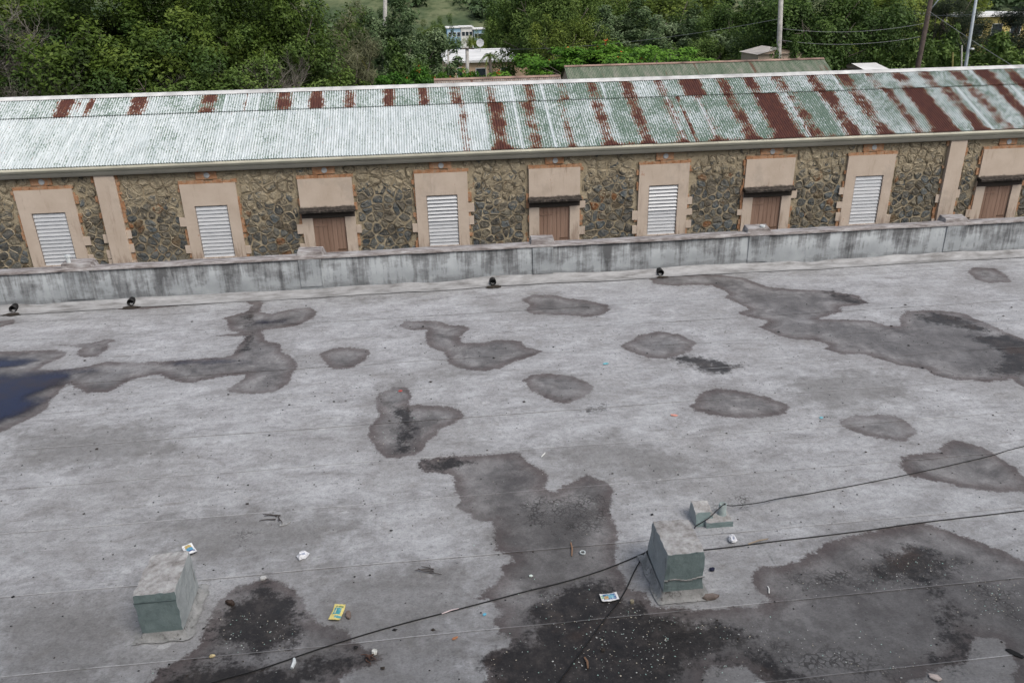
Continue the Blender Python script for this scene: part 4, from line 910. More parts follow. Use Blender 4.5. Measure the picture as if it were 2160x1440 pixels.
def stick(px, py, px2, py2, r, c, label, name='stick', cat='stick', bend=0.01, mat=None):
    a_, b_ = at_deck(px, py), at_deck(px2, py2); m_ = [(a_[i]+b_[i])/2 for i in range(3)]
    pts_ = [(a_[0]-m_[0], a_[1]-m_[1], r+.004), (bend, bend, r+.006), (b_[0]-m_[0], b_[1]-m_[1], r+.004)]
    o = MB().tube(pts_, [r*.8, r, r*.7], 5).build(name, mat or plain(name+'_tint', c, .7)); o.location = (m_[0], m_[1], m_[2]-.003); return tag(o, label, cat)
stick(1204, 1146, 1206, 1174, .008, (.30, .18, .11), 'short orange-brown wooden stick on the cracked damp stain')
stick(1233, 1388, 1240, 1411, .010, (.22, .13, .08), 'brown wooden stick lying in the black gritty stain')
stick(1578, 1149, 1620, 1138, .008, (.33, .27, .20), 'pale bent twig end-on to the cable beside the low vent', 'twig', 'twig')
stick(1142, 966, 1150, 957, .007, (.72, .72, .70), 'tiny white straw above the large middle stain', 'straw', 'straw')
stick(1619, 1238, 1622, 1253, .006, (.72, .72, .70), 'thin white straw at the edge of the purple-brown stain', 'straw', 'straw')
stick(932, 1295, 968, 1284, .006, (.66, .55, .55), 'pinkish drinking straw lying along the long cable', 'straw', 'straw')
stick(616, 1412, 621, 1392, .018, (.66, .70, .70), 'short white plastic strip below the long cable', 'plastic_strip', 'plastic')
def twig(px, py, s, label, seed, c=(.06, .05, .045), name='twig', cat='twig'):
    r = random.Random(seed); mb = MB()
    for k in range(5):
        a0 = r.uniform(0, 6.28); p = Vector((r.uniform(-.2, .2)*s, r.uniform(-.2, .2)*s, .012)); pts_ = [tuple(p)]
        for q in range(4):
            a0 += r.uniform(-.7, .7); p = p+Vector((math.cos(a0)*s*.22, math.sin(a0)*s*.16, r.uniform(-.3, .5)*s*.1)); p.z = max(p.z, .009); pts_.append(tuple(p))
        mb.tube(pts_, [.007, .006, .005, .004, .003], 4)
    o = mb.build(name, plain(name+'_bark', c, .8)); o.location = at_deck(px, py); return tag(o, label, cat)
twig(590, 1094, .20, 'tangled black twig beside a scrap of grey felt', 11)
twig(913, 1204, .16, 'small forked grey twig above the long cable', 12, (.10, .09, .085))
twig(1390, 1245+12, .05, 'tiny dead sprig at the foot of the right block', 14)
def slab_bit(px, py, L, W, H, rot, c, label, name, cat, seed, n_=9):
    r = random.Random(seed); mb = MB(); rr = [r.uniform(.8, 1.1) for _ in range(n_)]
    for k, z in ((1.0, .002), (1.0, H*.7), (.8, H)): mb.v += [(L/2*k*rr[i]*math.cos(2*math.pi*i/n_), W/2*k*rr[i]*math.sin(2*math.pi*i/n_), z+(r.uniform(-.1, .1)*H if z > .01 else 0)) for i in range(n_)]
    mb.f = [(l*n_+i, l*n_+(i+1) % n_, (l+1)*n_+(i+1) % n_, (l+1)*n_+i) for l in range(2) for i in range(n_)]+[tuple(2*n_+i for i in range(n_))]
    o = mb.build(name, plain(name+'_c%d' % seed, c, .8, .3, 25)); o.location = at_deck(px, py); o.rotation_euler.z = R_(rot); return tag(o, label, cat)
slab_bit(2141, 1379, .15, .06, .006, -48, (.010, .010, .010), 'black tar lump beside the bright bare roof patch', 'tar_lump', 'tar', 41)
slab_bit(735, 1298, .115, .05, .022, 95, (.17, .13, .11), 'flat brown oval stone beside the yellow packet', 'flat_stone', 'stone', 21)
slab_bit(600, 1106, .13, .08, .012, 20, (.27, .27, .27), 'loose scrap of grey roofing felt by the black twig', 'felt_scrap', 'scrap', 22, 5)
slab_bit(1497, 1262, .17, .07, .035, 5, (.16, .13, .115), 'broken flat brick piece at the right block foot', 'brick_fragment', 'brick', 23, 6)
slab_bit(1502, 1202, .06, .045, .02, 20, (.012, .014, .035), 'dark navy lump of rubber beside the right block', 'rubber_lump', 'lump', 24)
slab_bit(1972, 1430, .11, .07, .015, -30, (.55, .47, .43), 'pale pink tile chip near the lower roof edge', 'tile_chip', 'chip', 25, 5)
slab_bit(448, 1385, .05, .035, .015, 10, (.55, .45, .25), 'small yellow oval pebble below the left block', 'pebble', 'pebble', 26)
slab_bit(486, 1274, .10, .05, .035, -30, (.05, .035, .028), 'curled dark brown seed pod at the edge of the left black stain', 'seed_pod', 'pod', 27)
slab_bit(1333, 1271, .045, .04, .03, 0, (.28, .25, .18), 'small round tan pebble by the blue packet', 'pebble', 'pebble', 28)
slab_bit(555, 1221, .07, .06, .02, 0, (.42, .42, .41), 'pale grey chip at the head of the left black stain', 'concrete_chip', 'chip', 29, 6)
slab_bit(1022, 1296, .045, .04, .006, 30, (.12, .38, .52), 'small sky blue plastic scrap below the long cable', 'plastic_scrap', 'scrap', 30, 5)
slab_bit(1278, 767, .11, .07, .006, 10, (.14, .40, .46), 'turquoise plastic scrap between two damp patches', 'plastic_scrap', 'scrap', 31, 5)
slab_bit(845, 825, .07, .06, .008, 0, (.42, .09, .08), 'small red plastic scrap in the two-lobed damp patch', 'plastic_scrap', 'scrap', 32, 5)
slab_bit(1422, 877, .11, .06, .006, -20, (.65, .30, .24), 'salmon pink plastic scrap beside the big oval stain', 'plastic_scrap', 'scrap', 33, 5)
slab_bit(1732, 882, .07, .05, .006, 50, (.16, .36, .42), 'faint teal plastic scrap right of the big oval stain', 'plastic_scrap', 'scrap', 34, 5)
slab_bit(1120, 1215, .04, .035, .01, 0, (.65, .74, .68), 'small whitish green glass chip above the long cable', 'glass_chip', 'chip', 35, 5)
slab_bit(790, 1378, .05, .05, .03, 0, (.60, .60, .56), 'round white bottle cap among brown dead leaves', 'bottle_cap', 'cap', 36, 12)
slab_bit(960, 1347, .06, .03, .006, 30, (.40, .18, .09), 'curved orange peel scrap near the small tar stain', 'orange_peel', 'peel', 37, 7)
twig(778, 1388, .13, 'clump of brown dead leaves beside a white cap', 15, (.10, .055, .04), 'dead_leaves', 'leaves')
n = 14; mb = MB()
for r, z in ((.030, .004), (.030, .016), (.020, .016), (.020, .004)): mb.v += [(r*math.cos(2*math.pi*i/n), r*math.sin(2*math.pi*i/n), z) for i in range(n)]
mb.f = [(k*n+i, k*n+(i+1) % n, ((k+1) % 4)*n+(i+1) % n, ((k+1) % 4)*n+i) for k in range(4) for i in range(n)]
o = mb.build('plastic_ring', plain('ring_plastic', (.42, .46, .46), .4)); o.location = at_deck(1229, 1167); tag(o, 'small grey plastic ring beside the orange-brown stick', 'ring')

# scattered crumbs nobody could count
def crumbs(name, spots, smin, smax, mats, label_kind='stuff'):
    for mi, mt in enumerate(mats):
        mb = MB()
        for k, (x, y) in enumerate(spots):
            if k % len(mats) != mi: continue
            s = random.uniform(smin, smax)*((2.2 if smax > .01 else 1.6) if random.random() < .07 else 1); a0 = random.uniform(0, 6.28); z = float(deck_z(np.array(x), np.array(y)))+.0065
            q = [(x+s*random.uniform(.6, 1.1)*math.cos(a0+1.57*i), y+s*random.uniform(.4, 1.0)*math.sin(a0+1.57*i), z+random.uniform(0, s*.25)) for i in range(4)]
            mb.add(q+[(x, y, z+s*.45)], [(0, 1, 4), (1, 2, 4), (2, 3, 4), (3, 0, 4)])
        tag(mb.build(name, mt), kind='stuff')
def in_poly(poly, n_, spread=1.0):
    Q = np.array([at_z(*q)[:2] for q in poly]); lo, hi = Q.min(0), Q.max(0); out = []
    while len(out) < n_:
        p = lo+(hi-lo)*rng.random((n_*2, 2)); s = sdf(p, [poly]); out += [tuple(q) for q in p[s < 0]]
    return out[:n_]
fl = in_poly(DARK[0], 420)+in_poly(DARK[1], 60)+in_poly([(460, 1300), (560, 1290), (640, 1340), (600, 1375), (480, 1380)], 130)+in_poly([(2020,1235),(2150,1228),(2160,1310),(2060,1300)], 110)+in_poly([(1420,1310),(1860,1330),(2000,1440),(1500,1440)], 150)+in_poly([(1640,1215),(2080,1170),(2080,1240),(1700,1250)], 80)+in_poly(DAMP[8], 60)+in_poly(DAMP[15], 160)+in_poly(DAMP[10], 40)
fl += in_poly([(0, 900), (2160, 820), (2160, 1440), (0, 1440)], 260)+in_poly([(0,700),(2160,600),(2160,830),(0,900)], 40)
fl += in_poly([(1250,1290),(1420,1280),(1440,1400),(1300,1440),(1200,1400)], 260)
random.shuffle(fl); fl = fl[:int(len(fl)*.72)]
crumbs('glass_crumbs', fl, .003, .0075, [plain('crumb_white', (.50, .52, .50), .4), plain('crumb_green', (.40, .60, .53), .3), plain('crumb_grey', (.42, .42, .40), .5), plain('crumb_cream', (.55, .50, .40), .6)])
bk = in_poly([(0, 780), (2160, 640), (2160, 1440), (0, 1440)], 1100)+in_poly([(0,680),(2160,560),(2160,700),(0,820)], 260)
crumbs('dark_grit', bk, .005, .015, [plain('grit_black', (.012, .012, .012), .7), plain('grit_brown', (.04, .032, .026), .8)])

# ------------------------------------------------------------------ trees
def m_leaf(name, dark, midc, light, trans=0.25):
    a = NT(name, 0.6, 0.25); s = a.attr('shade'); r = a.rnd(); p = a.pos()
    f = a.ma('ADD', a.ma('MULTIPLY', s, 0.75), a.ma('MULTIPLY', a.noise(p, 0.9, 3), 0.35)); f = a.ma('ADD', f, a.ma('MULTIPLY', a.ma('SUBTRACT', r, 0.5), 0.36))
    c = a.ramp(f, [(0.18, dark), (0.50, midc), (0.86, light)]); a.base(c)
    t = a.n('ShaderNodeBsdfTranslucent'); a.put(t.inputs['Color'], c); mx = a.n('ShaderNodeMixShader'); mx.inputs[0].default_value = trans
    a.t.links.new(a.b.outputs[0], mx.inputs[1]); a.t.links.new(t.outputs[0], mx.inputs[2]); a.t.links.new(mx.outputs[0], a.out.inputs['Surface']); return a.m
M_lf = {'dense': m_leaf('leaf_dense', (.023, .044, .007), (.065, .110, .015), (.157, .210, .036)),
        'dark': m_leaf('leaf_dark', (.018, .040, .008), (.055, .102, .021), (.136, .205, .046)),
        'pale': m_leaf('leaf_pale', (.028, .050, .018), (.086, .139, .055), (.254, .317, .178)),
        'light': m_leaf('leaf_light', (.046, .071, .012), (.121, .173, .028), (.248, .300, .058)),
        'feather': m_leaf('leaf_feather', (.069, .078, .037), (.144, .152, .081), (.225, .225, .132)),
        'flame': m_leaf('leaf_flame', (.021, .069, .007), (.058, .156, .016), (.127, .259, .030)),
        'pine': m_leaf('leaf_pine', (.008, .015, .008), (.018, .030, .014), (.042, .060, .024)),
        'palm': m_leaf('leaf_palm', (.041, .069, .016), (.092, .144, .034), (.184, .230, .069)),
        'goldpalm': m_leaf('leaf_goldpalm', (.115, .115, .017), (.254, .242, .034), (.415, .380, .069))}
M_bark = plain('bark', (.115, .098, .082), .9, .35, 6); M_dead = plain('dead_wood', (.20, .185, .16), .9, .25, 6)
M_flower = plain('orange_blossom', (.50, .10, .02), .7, .3, 6)
def leaves(C, Rc, n_per, L, W, up=0.5, droop=0.0, seed=1, centre=(0, 0, 0), flat=1.0):
    g = np.random.default_rng(seed); k = len(C); idx = np.repeat(np.arange(k), n_per); N = len(idx)
    d = g.normal(size=(N, 3)); d /= np.linalg.norm(d, axis=1)[:, None]; rad = np.cbrt(g.random(N))*0.35+0.65*g.random(N)**0.45
    off = d*rad[:, None]*Rc[idx][:, None]*np.array([1, 1, flat]); P = C[idx]+off
    out = P-np.array(centre); out /= np.linalg.norm(out, axis=1)[:, None]+1e-9
    nrm = 0.45*out+0.5*d+np.array([0, 0, up])+g.normal(size=(N, 3))*0.45; nrm /= np.linalg.norm(nrm, axis=1)[:, None]
    t = g.normal(size=(N, 3))+0.4*out; t[:, 2] -= droop; t -= nrm*(t*nrm).sum(1)[:, None]; t /= np.linalg.norm(t, axis=1)[:, None]
    b = np.cross(nrm, t); sc_ = (0.65+0.7*g.random(N))[:, None]; l = L*sc_; w_ = W*sc_
    V = np.stack([P-t*l*.5, P+b*w_*.5+nrm*w_*.12, P+t*l*.5-nrm*l*.12, P-b*w_*.5+nrm*w_*.12], 1).reshape(-1, 3)
    F = np.arange(N*4).reshape(N, 4); cs = g.random(k)
    sh = np.clip(0.22*g.random(N)+0.38*cs[idx]+0.42*(0.5+0.5*d[:, 2])*rad, 0, 1)  # leaf tone: clump tops painted lighter, insides and undersides darker, as if lit
    return V, F, np.repeat(sh, 4)
def clumps(n_, rx, rz, cz, seed, lo=-0.6, rmin=.45, rmax=1.0, cr=(.5, .95), lob=.22):
    g = np.random.default_rng(seed); d = g.normal(size=(n_*4, 3)); d /= np.linalg.norm(d, axis=1)[:, None]; d = d[d[:, 2] > lo][:n_]
    an = np.arctan2(d[:, 1], d[:, 0]); lb = 1+lob*np.sin(an*3+seed)+lob*.7*np.sin(an*5+2*seed+d[:, 2]*4)
    r = (rmin+(rmax-rmin)*g.random(len(d))**.6)*lb
    return np.stack([d[:, 0]*rx*r, d[:, 1]*rx*r, cz+d[:, 2]*rz*r], 1), cr[0]+(cr[1]-cr[0])*g.random(len(d))
def branches(h, rx, cz, rz, seed, n_=9, r0=.22, twigs=True, lo=.35):
    r = random.Random(seed); mb = MB(); top = (r.uniform(-.3, .3), r.uniform(-.3, .3), h*.72)
    trunk = [(0, 0, -.3), (r.uniform(-.1, .1), r.uniform(-.1, .1), h*.25), (r.uniform(-.25, .25), r.uniform(-.25, .25), h*.5), top]
    mb.tube(trunk, [r0, r0*.8, r0*.6, r0*.25], 7)
    for k in range(n_):
        a0 = 6.283*k/n_+r.uniform(-.4, .4); t = r.uniform(lo, .95); b0 = Vector(trunk[1]).lerp(Vector(trunk[3]), t); e = Vector((math.cos(a0)*rx*r.uniform(.6, .95), math.sin(a0)*rx*r.uniform(.6, .95), cz+rz*r.uniform(-.35, .75)))
        m1 = b0.lerp(e, .5)+Vector((r.uniform(-.3, .3), r.uniform(-.3, .3), -.15*rz)); mb.tube([b0, m1, e], [r0*.4, r0*.25, r0*.08], 5)
        if twigs:
            for q in range(3):
                s = m1.lerp(e, r.uniform(0, .8)); mb.tube([s, s+Vector((r.uniform(-1, 1), r.uniform(-1, 1), r.uniform(-.2, .9)))*rx*.25], [r0*.12, r0*.04], 4)
    return mb
def bare_mesh(rx, rz, h, seed, n_=16):                       # leafless, much forked
    r = random.Random(seed); mb = MB()
    def grow(p, d, L, rad, lvl):
        pts_ = [p]; q = p
        for i in range(4):
            d = (d+Vector((r.uniform(-1, 1), r.uniform(-1, 1), r.uniform(-.6, .8)))*.33).normalized(); q = q+d*L/4; pts_.append(q)
        mb.tube(pts_, [rad*(1-.14*i) for i in range(5)], 4 if lvl else 5, False)
        if lvl < 3:
            for k in range(r.randint(3, 5)):
                s = pts_[r.randint(1, 4)]; dd = (d+Vector((r.uniform(-1, 1), r.uniform(-1, 1), r.uniform(-.5, .8)))*.95).normalized(); grow(s, dd, L*r.uniform(.45, .75), rad*.5, lvl+1)
    for k in range(n_):
        a0 = 6.283*k/n_+r.uniform(-.3, .3); grow(Vector((0, 0, h*r.uniform(.2, .5))), Vector((math.cos(a0)*rx/rz, math.sin(a0)*rx/rz, r.uniform(.3, 1.1))).normalized(), rx*r.uniform(.55, .9), .036, 0)
    mb.tube([(0, 0, -.3), (0, 0, h*.5)], [.16, .08], 6); return mb
PROTO = {}
def proto(key, leafkey, H, RX, RZ, CZ, ncl, nper, L, W, seed, flower=0, **kw):
    lk = {k: kw.pop(k) for k in ('up', 'droop', 'flat') if k in kw}; br = kw.pop('br', 9)
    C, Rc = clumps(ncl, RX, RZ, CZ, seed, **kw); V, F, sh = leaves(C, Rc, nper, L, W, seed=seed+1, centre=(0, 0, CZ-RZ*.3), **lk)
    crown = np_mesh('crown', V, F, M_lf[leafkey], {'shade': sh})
    trunk = branches(H, RX, CZ, RZ, seed, br).mesh('trunk', M_bark, True); fl_ = None
    if flower:
        g = np.random.default_rng(seed+5); i = g.integers(0, len(C), flower); V2, F2, s2 = leaves(C[i]+np.stack([0*i, 0*i, Rc[i]*.5*lk.get('flat', 1)], 1), np.full(flower, .16), 14, .10, .08, up=1, seed=seed+9)
        fl_ = np_mesh('blossom', V2, F2, M_flower, {'shade': s2})
    PROTO[key] = (H, RX, trunk, crown, fl_)
proto('denseA', 'dense', 9.5, 3.6, 3.6, 5.7, 150, 330, .165, .075, 101, lo=-.85, cr=(.45, .95))
proto('denseB', 'dense', 9.5, 3.6, 3.6, 5.7, 150, 330, .165, .075, 131, lo=-.85, cr=(.4, 1.0), lob=.3)
proto('darkA', 'dark', 10, 3.8, 3.6, 6.2, 130, 280, .20, .095, 151, lo=-.7, cr=(.5, 1.0), lob=.3)
proto('paleA', 'pale', 9, 3.5, 3.2, 5.6, 160, 210, .21, .095, 171, lo=-.8, cr=(.35, .7), up=.8)
proto('lightA', 'light', 9, 3.4, 3.1, 5.7, 120, 260, .17, .08, 191, lo=-.7, cr=(.5, 1.0))
proto('feather', 'feather', 11, 2.1, 4.2, 6.4, 90, 190, .55, .028, 211, lo=-1, cr=(.4, .8), up=0, droop=1.2, rmin=.2)
proto('flame', 'flame', 5.2, 4.0, 1.0, 4.1, 120, 170, .20, .09, 231, flower=26, lo=-.35, cr=(.5, .9), up=1.4, flat=.32)
proto('pine', 'pine', 12, 2.6, 4.8, 6.8, 110, 190, .42, .035, 251, lo=-1, cr=(.5, 1.0), up=.1, droop=.6, rmin=.25, lob=.35)
proto('bush', 'dark', 4.0, 2.3, 1.8, 2.1, 60, 160, .24, .11, 271, lo=-.7, cr=(.4, .8))
BARE = [bare_mesh(2.6, 2.4, 5.5, s).mesh('bare_branches', M_dead) for s in (301, 302)]
def tree(key, px, ytop, Y, wpx, name, label, group, extra=None, base=None):
    H, RX, tm, cm, fm = PROTO[key]; p = at_y(px, ytop, Y); zb = gz(Y) if base is None else base; k = np.linalg.norm(ray(px, ytop))/FPX
    e = empty(name, (p[0], Y, zb)); tag(e, label, 'tree' if 'tree' in name or 'pine' in name else 'bush', group)
    sxy = wpx/2*Y/FPX*k/RX/1.05; e.scale = (sxy, sxy, (p[2]-zb)/(H*1.0)); e.rotation_euler.z = random.uniform(0, 6.28)
    link(tm, 'trunk', e); link(cm, 'crown', e)
    if fm: link(fm, 'blossom', e)
    if extra is not None:
        for (bi, dx, dy, dz, s) in extra:
            o = link(BARE[bi], 'bare_branches', e); an = -e.rotation_euler.z; o.location = (dx*math.cos(an)-dy*math.sin(an), dx*math.sin(an)+dy*math.cos(an), dz); o.scale = (s, s, s); o.rotation_euler.z = random.uniform(0, 6.28)
    return e
GL = 'dense trees close behind the warehouse roof'
tree('denseA', 50, -45, 37.0, 320, 'dense_tree', 'dense green tree tangled with grey dead branches at the end of the tree row', GL, [(0, -1.5, -2.6, 2.5, 1.0), (1, 1.2, -2.8, 1.0, .9), (0, 0, -2.4, 4.0, .9), (1, -2.5, -2.2, 3.5, 1.0)])
tree('denseB', 215, -70, 35.6, 300, 'dense_tree', 'dense yellow-green tree between two others, with a few bare twigs', GL, [(1, -1.6, -2.2, 3.4, .9), (0, 1.0, -2.6, 2.0, .6)])
tree('denseA', 385, -60, 36.4, 330, 'dense_tree', 'dense yellow-green tree with a whitish dead branch low in its crown', GL, [(1, 1.2, -2.6, 0.9, .7), (0, -.6, -2.6, 3.4, .5)])
tree('denseB', 560, -65, 35.2, 260, 'dense_tree', 'dense tree at the edge of the row beside the feathery grey tree', GL, [(0, -1.2, -2.6, 0.8, .8), (1, .8, -2.6, 3.6, .6)])
tree('darkA', 330, 75, 33.6, 260, 'dense_tree', 'low dark leafy tree directly behind the white part of the roof', GL, [(0, .6, -2.0, 3.2, .7)])
tree('darkA', 120, 95, 33.4, 250, 'dense_tree', 'low dark leafy tree under the grey dead branches', GL, [(1, 0, -1.8, 4.2, .9), (0, -1.5, -1.8, 4.4, .9)])
tree('darkA', 560, 85, 33.6, 230, 'dense_tree', 'low dark leafy tree below the crown beside the feathery tree', GL, [(1, -.5, -1.8, 4.6, .9)])
tree('feather', 722, 14, 42, 125, 'feathery_tree', 'tall feathery grey-green tree between the dense row and the pale-leaved tree', 'trees behind the warehouse')
GM = 'trees behind the warehouse'
tree('paleA', 838, 20, 50, 200, 'leafy_tree', 'round tree with pale-tipped leaf clusters in front of the grassy hill', GM)
tree('bush', 850, 120, 44, 140, 'leafy_bush', 'dark leafy bush under the pale-tipped tree', 'bushes behind the warehouse')
tree('flame', 885, 153, 37, 210, 'flame_tree', 'low spreading flame tree with orange blossom just over the roof ridge', 'flame trees')
tree('flame', 975, 157, 36.5, 150, 'flame_tree', 'small flame tree top in front of the peach wall', 'flame trees')
tree('darkA', 1150, -70, 66, 180, 'leafy_tree', 'tall dark glossy tree rising beside the white flat-roofed house', GM)
tree('darkA', 1190, -60, 72, 200, 'leafy_tree', 'tall dark tree behind the light green one', GM)
tree('lightA', 1205, 30, 56, 150, 'leafy_tree', 'light yellow-green tree above the wide flame tree', GM)
tree('flame', 1285, 98, 47, 370, 'flame_tree', 'wide bright green flame tree behind the green corrugated roof', 'flame trees')
tree('paleA', 1340, 15, 62, 190, 'leafy_tree', 'grey-green tree with drooping pale leaf tufts over the flame tree', GM)
tree('paleA', 1455, 35, 58, 190, 'leafy_tree', 'pale-tufted tree behind the middle of the green corrugated roof', GM)
tree('lightA', 1400, -30, 80, 260, 'leafy_tree', 'far light green tree behind the pale-tufted trees', GM)
tree('lightA', 1290, -20, 84, 200, 'leafy_tree', 'far light green tree behind the tall dark tree', GM)
tree('darkA', 1555, -15, 64, 180, 'leafy_tree', 'dark glossy tree beside the weathered grey pole', GM)
tree('darkA', 1500, 60, 55, 150, 'leafy_tree', 'lower dark tree in front of the pale-tufted tree', GM)
tree('darkA', 1735, -50, 52, 230, 'leafy_tree', 'broad dark tree behind the end of the green corrugated roof', GM)
tree('darkA', 1830, -20, 58, 150, 'leafy_tree', 'dark tree above the small white shed roof', GM)
tree('bush', 1720, 105, 47, 130, 'leafy_bush', 'glossy dark bush at the end of the green corrugated roof', 'bushes behind the warehouse')
tree('bush', 1668, 112, 43.5, 70, 'leafy_bush', 'small dark bush hiding the corner of the gabled house', 'bushes behind the warehouse')
tree('lightA', 1925, 30, 78, 150, 'leafy_tree', 'bright green tree behind the leaning wooden pole', GM)
tree('lightA', 1900, -30, 95, 260, 'leafy_tree', 'far bright green tree above the leaning wooden pole', GM)
tree('bush', 1905, 100, 48, 120, 'leafy_bush', 'green bush at the foot of the leaning wooden pole', 'bushes behind the warehouse')
tree('bush', 1985, 85, 49, 110, 'leafy_bush', 'green bush between the wooden and the metal pole', 'bushes behind the warehouse')
tree('pine', 2010, -60, 62, 120, 'pine_tree', 'dark pine between the two poles', 'dark pines')
tree('pine', 2105, 30, 52, 150, 'pine_tree', 'low dark pine in front of the yellow building', 'dark pines')
tree('pine', 2170, -40, 56, 130, 'pine_tree', 'tall dark pine at the end of the yellow building', 'dark pines')
tree('bush', 2080, 100, 46, 170, 'leafy_bush', 'dark bush behind the roof ridge near the metal pole', 'bushes behind the warehouse')
tree('bush', 2190, 95, 46, 150, 'leafy_bush', 'dark bush under the tall dark pine', 'bushes behind the warehouse')
for key, px, yt, Y, wp, lb in [('darkA', 940, 70, 150, 50, 'small dark tree in front of the far blue house'), ('lightA', 1000, 74, 160, 50, 'small light green tree below the far white house'), ('darkA', 1044, 52, 170, 60, 'far dark tree between the far houses and the tall dark tree'),
        ('lightA', 900, 55, 170, 70, 'far light green tree just behind the pale-tipped tree'), ('darkA', 790, 38, 190, 70, 'far dark tree on the hill foot behind the concrete pole'), ('lightA', 742, 30, 200, 70, 'far light green tree behind the feathery tree'), ('lightA', 1062, 34, 200, 60, 'far yellow-green tree at the hill foot beside the tall dark tree'), ('darkA', 930, 46, 215, 60, 'far dark tree standing behind the far blue house')]:
    tree(key, px, yt, Y, wp, 'distant_tree', lb, 'far trees below the hill')

# palms
def palm(px, py, Y, rpx, key, name, label):
    p = at_y(px, py, Y); zb = gz(Y); r = rpx*Y/FPX; e = empty(name, (p[0], Y, zb)); tag(e, label, 'palm tree'); h = p[2]-zb; g = random.Random(int(px))
    MB().tube([(0, 0, -.2), (.1, 0, h*.5), (0, 0, h)], [.16, .12, .10], 8).build('trunk', M_bark, e, True)
    for k in range(13):
        a0 = 6.283*k/13+g.uniform(-.2, .2); el = g.uniform(.1, 1.1); mb = MB(); sh = []
        pts_ = []
        for t in np.linspace(0, 1, 9):
            pts_.append(Vector((math.cos(a0)*r*t*math.cos(el*.6), math.sin(a0)*r*t*math.cos(el*.6), h+r*(math.sin(el)*t-1.05*t*t*(0.5+.4*math.cos(el))))))
        mb.tube(pts_, [.03*(1-.09*i) for i in range(9)], 4, False)
        for i in range(1, 9):
            for s in (-1, 1):
                for q in (0, .5):
                    b0 = pts_[i-1].lerp(pts_[i], q+.25); tn = (pts_[i]-pts_[i-1]).normalized(); sd_ = Vector((-math.sin(a0), math.cos(a0), 0))*s; L = r*.30*(1-.08*i)
                    tip = b0+(sd_*.8+tn*.55+Vector((0, 0, -.35)))*L; wv = tn*.07*max(r, 1)*.6; mb.add([b0, b0+wv, tip], [(0, 1, 2)])
        o = mb.build('frond', M_lf[key], e); put_attr(o, 'shade', [g.random()]*len(mb.v))
palm(1033, 118, 56, 27, 'palm', 'palm_tree', 'small green palm in front of the peach flat-roofed house')
palm(760, 128, 42, 24, 'goldpalm', 'palm_tree', 'small yellowing palm at the foot of the feathery tree')

# ------------------------------------------------------------------ background buildings
def wpaint(n_, c): return plain(n_, c, .85, .12, .8)
M_peach, M_white, M_wroof = wpaint('peach_wall', (.60, .44, .30)), wpaint('white_wall', (.66, .66, .64)), plain('white_roof', (.66, .66, .65), .7, .18, .7)
M_yel, M_blue, M_glass, M_tanw = wpaint('yellow_wall', (.55, .45, .17)), wpaint('blue_wall', (.30, .45, .58)), plain('dark_glass', (.03, .04, .05), .15, .2, 3, .6), wpaint('tan_gable', (.45, .36, .28))
def house(name, label, x0, x1, y0, y1, zb, zt, wall, roof='flat', over=.4, M_r=None, wins=(), rise=1.2, gable_x=False):
    e = empty(name, ((x0+x1)/2, y0, zb)); tag(e, label, 'house' if 'house' in name else 'building'); I = Matrix.Translation(-Vector(e.location))
    def pt(o, par_=None): o.parent = par_ or e; o.matrix_parent_inverse = I if par_ is None else Matrix(); return o
    pt(MB().box(x0, x1, y0, y1, zb, zt).build('wall', wall))
    if roof == 'flat':
        rf = pt(MB().box(x0-over, x1+over, y0-over, y1+over, zt+.003, zt+.22).build('roof', M_r or M_wroof, bevel=.02))
    else:
        mb = MB(); xm, ym = (x0+x1)/2, (y0+y1)/2; a_, b_, c_, d_ = x0-over, x1+over, y0-over, y1+over
        if gable_x: mb.add([(a_, c_, zt), (b_, c_, zt), (b_, d_, zt), (a_, d_, zt), (xm, c_, zt+rise), (xm, d_, zt+rise)], [(0, 4, 5, 3), (1, 2, 5, 4), (0, 3, 2, 1)])
        else: mb.add([(a_, c_, zt), (b_, c_, zt), (b_, d_, zt), (a_, d_, zt), (a_, ym, zt+rise), (b_, ym, zt+rise)], [(0, 1, 5, 4), (3, 4, 5, 2), (0, 3, 2, 1)])
        rf = pt(mb.build('roof', M_r or M_wroof))
        gb = MB()
        if gable_x: gb.add([(x0, y0, zt+.01), (x1, y0, zt+.01), (xm, y0, zt+rise*.93)], [(0, 1, 2)])
        else: gb.add([(x0, y0, zt+.01), (x0, ym, zt+rise*.93), (x0, y1, zt+.01)], [(0, 1, 2)])
        pt(gb.build('gable', wall))
    for (wx, wz, ww, wh_) in wins:
        w_ = pt(MB().box(wx-ww/2-.07, wx+ww/2+.07, y0-.05, y0-.002, wz-wh_/2-.07, wz+wh_/2+.07).build('window', M_white))
        pn = MB().box(wx-ww/2, wx+ww/2, y0-.06, y0-.051, wz-wh_/2, wz+wh_/2).build('pane', M_glass); pn.parent = w_
    return e
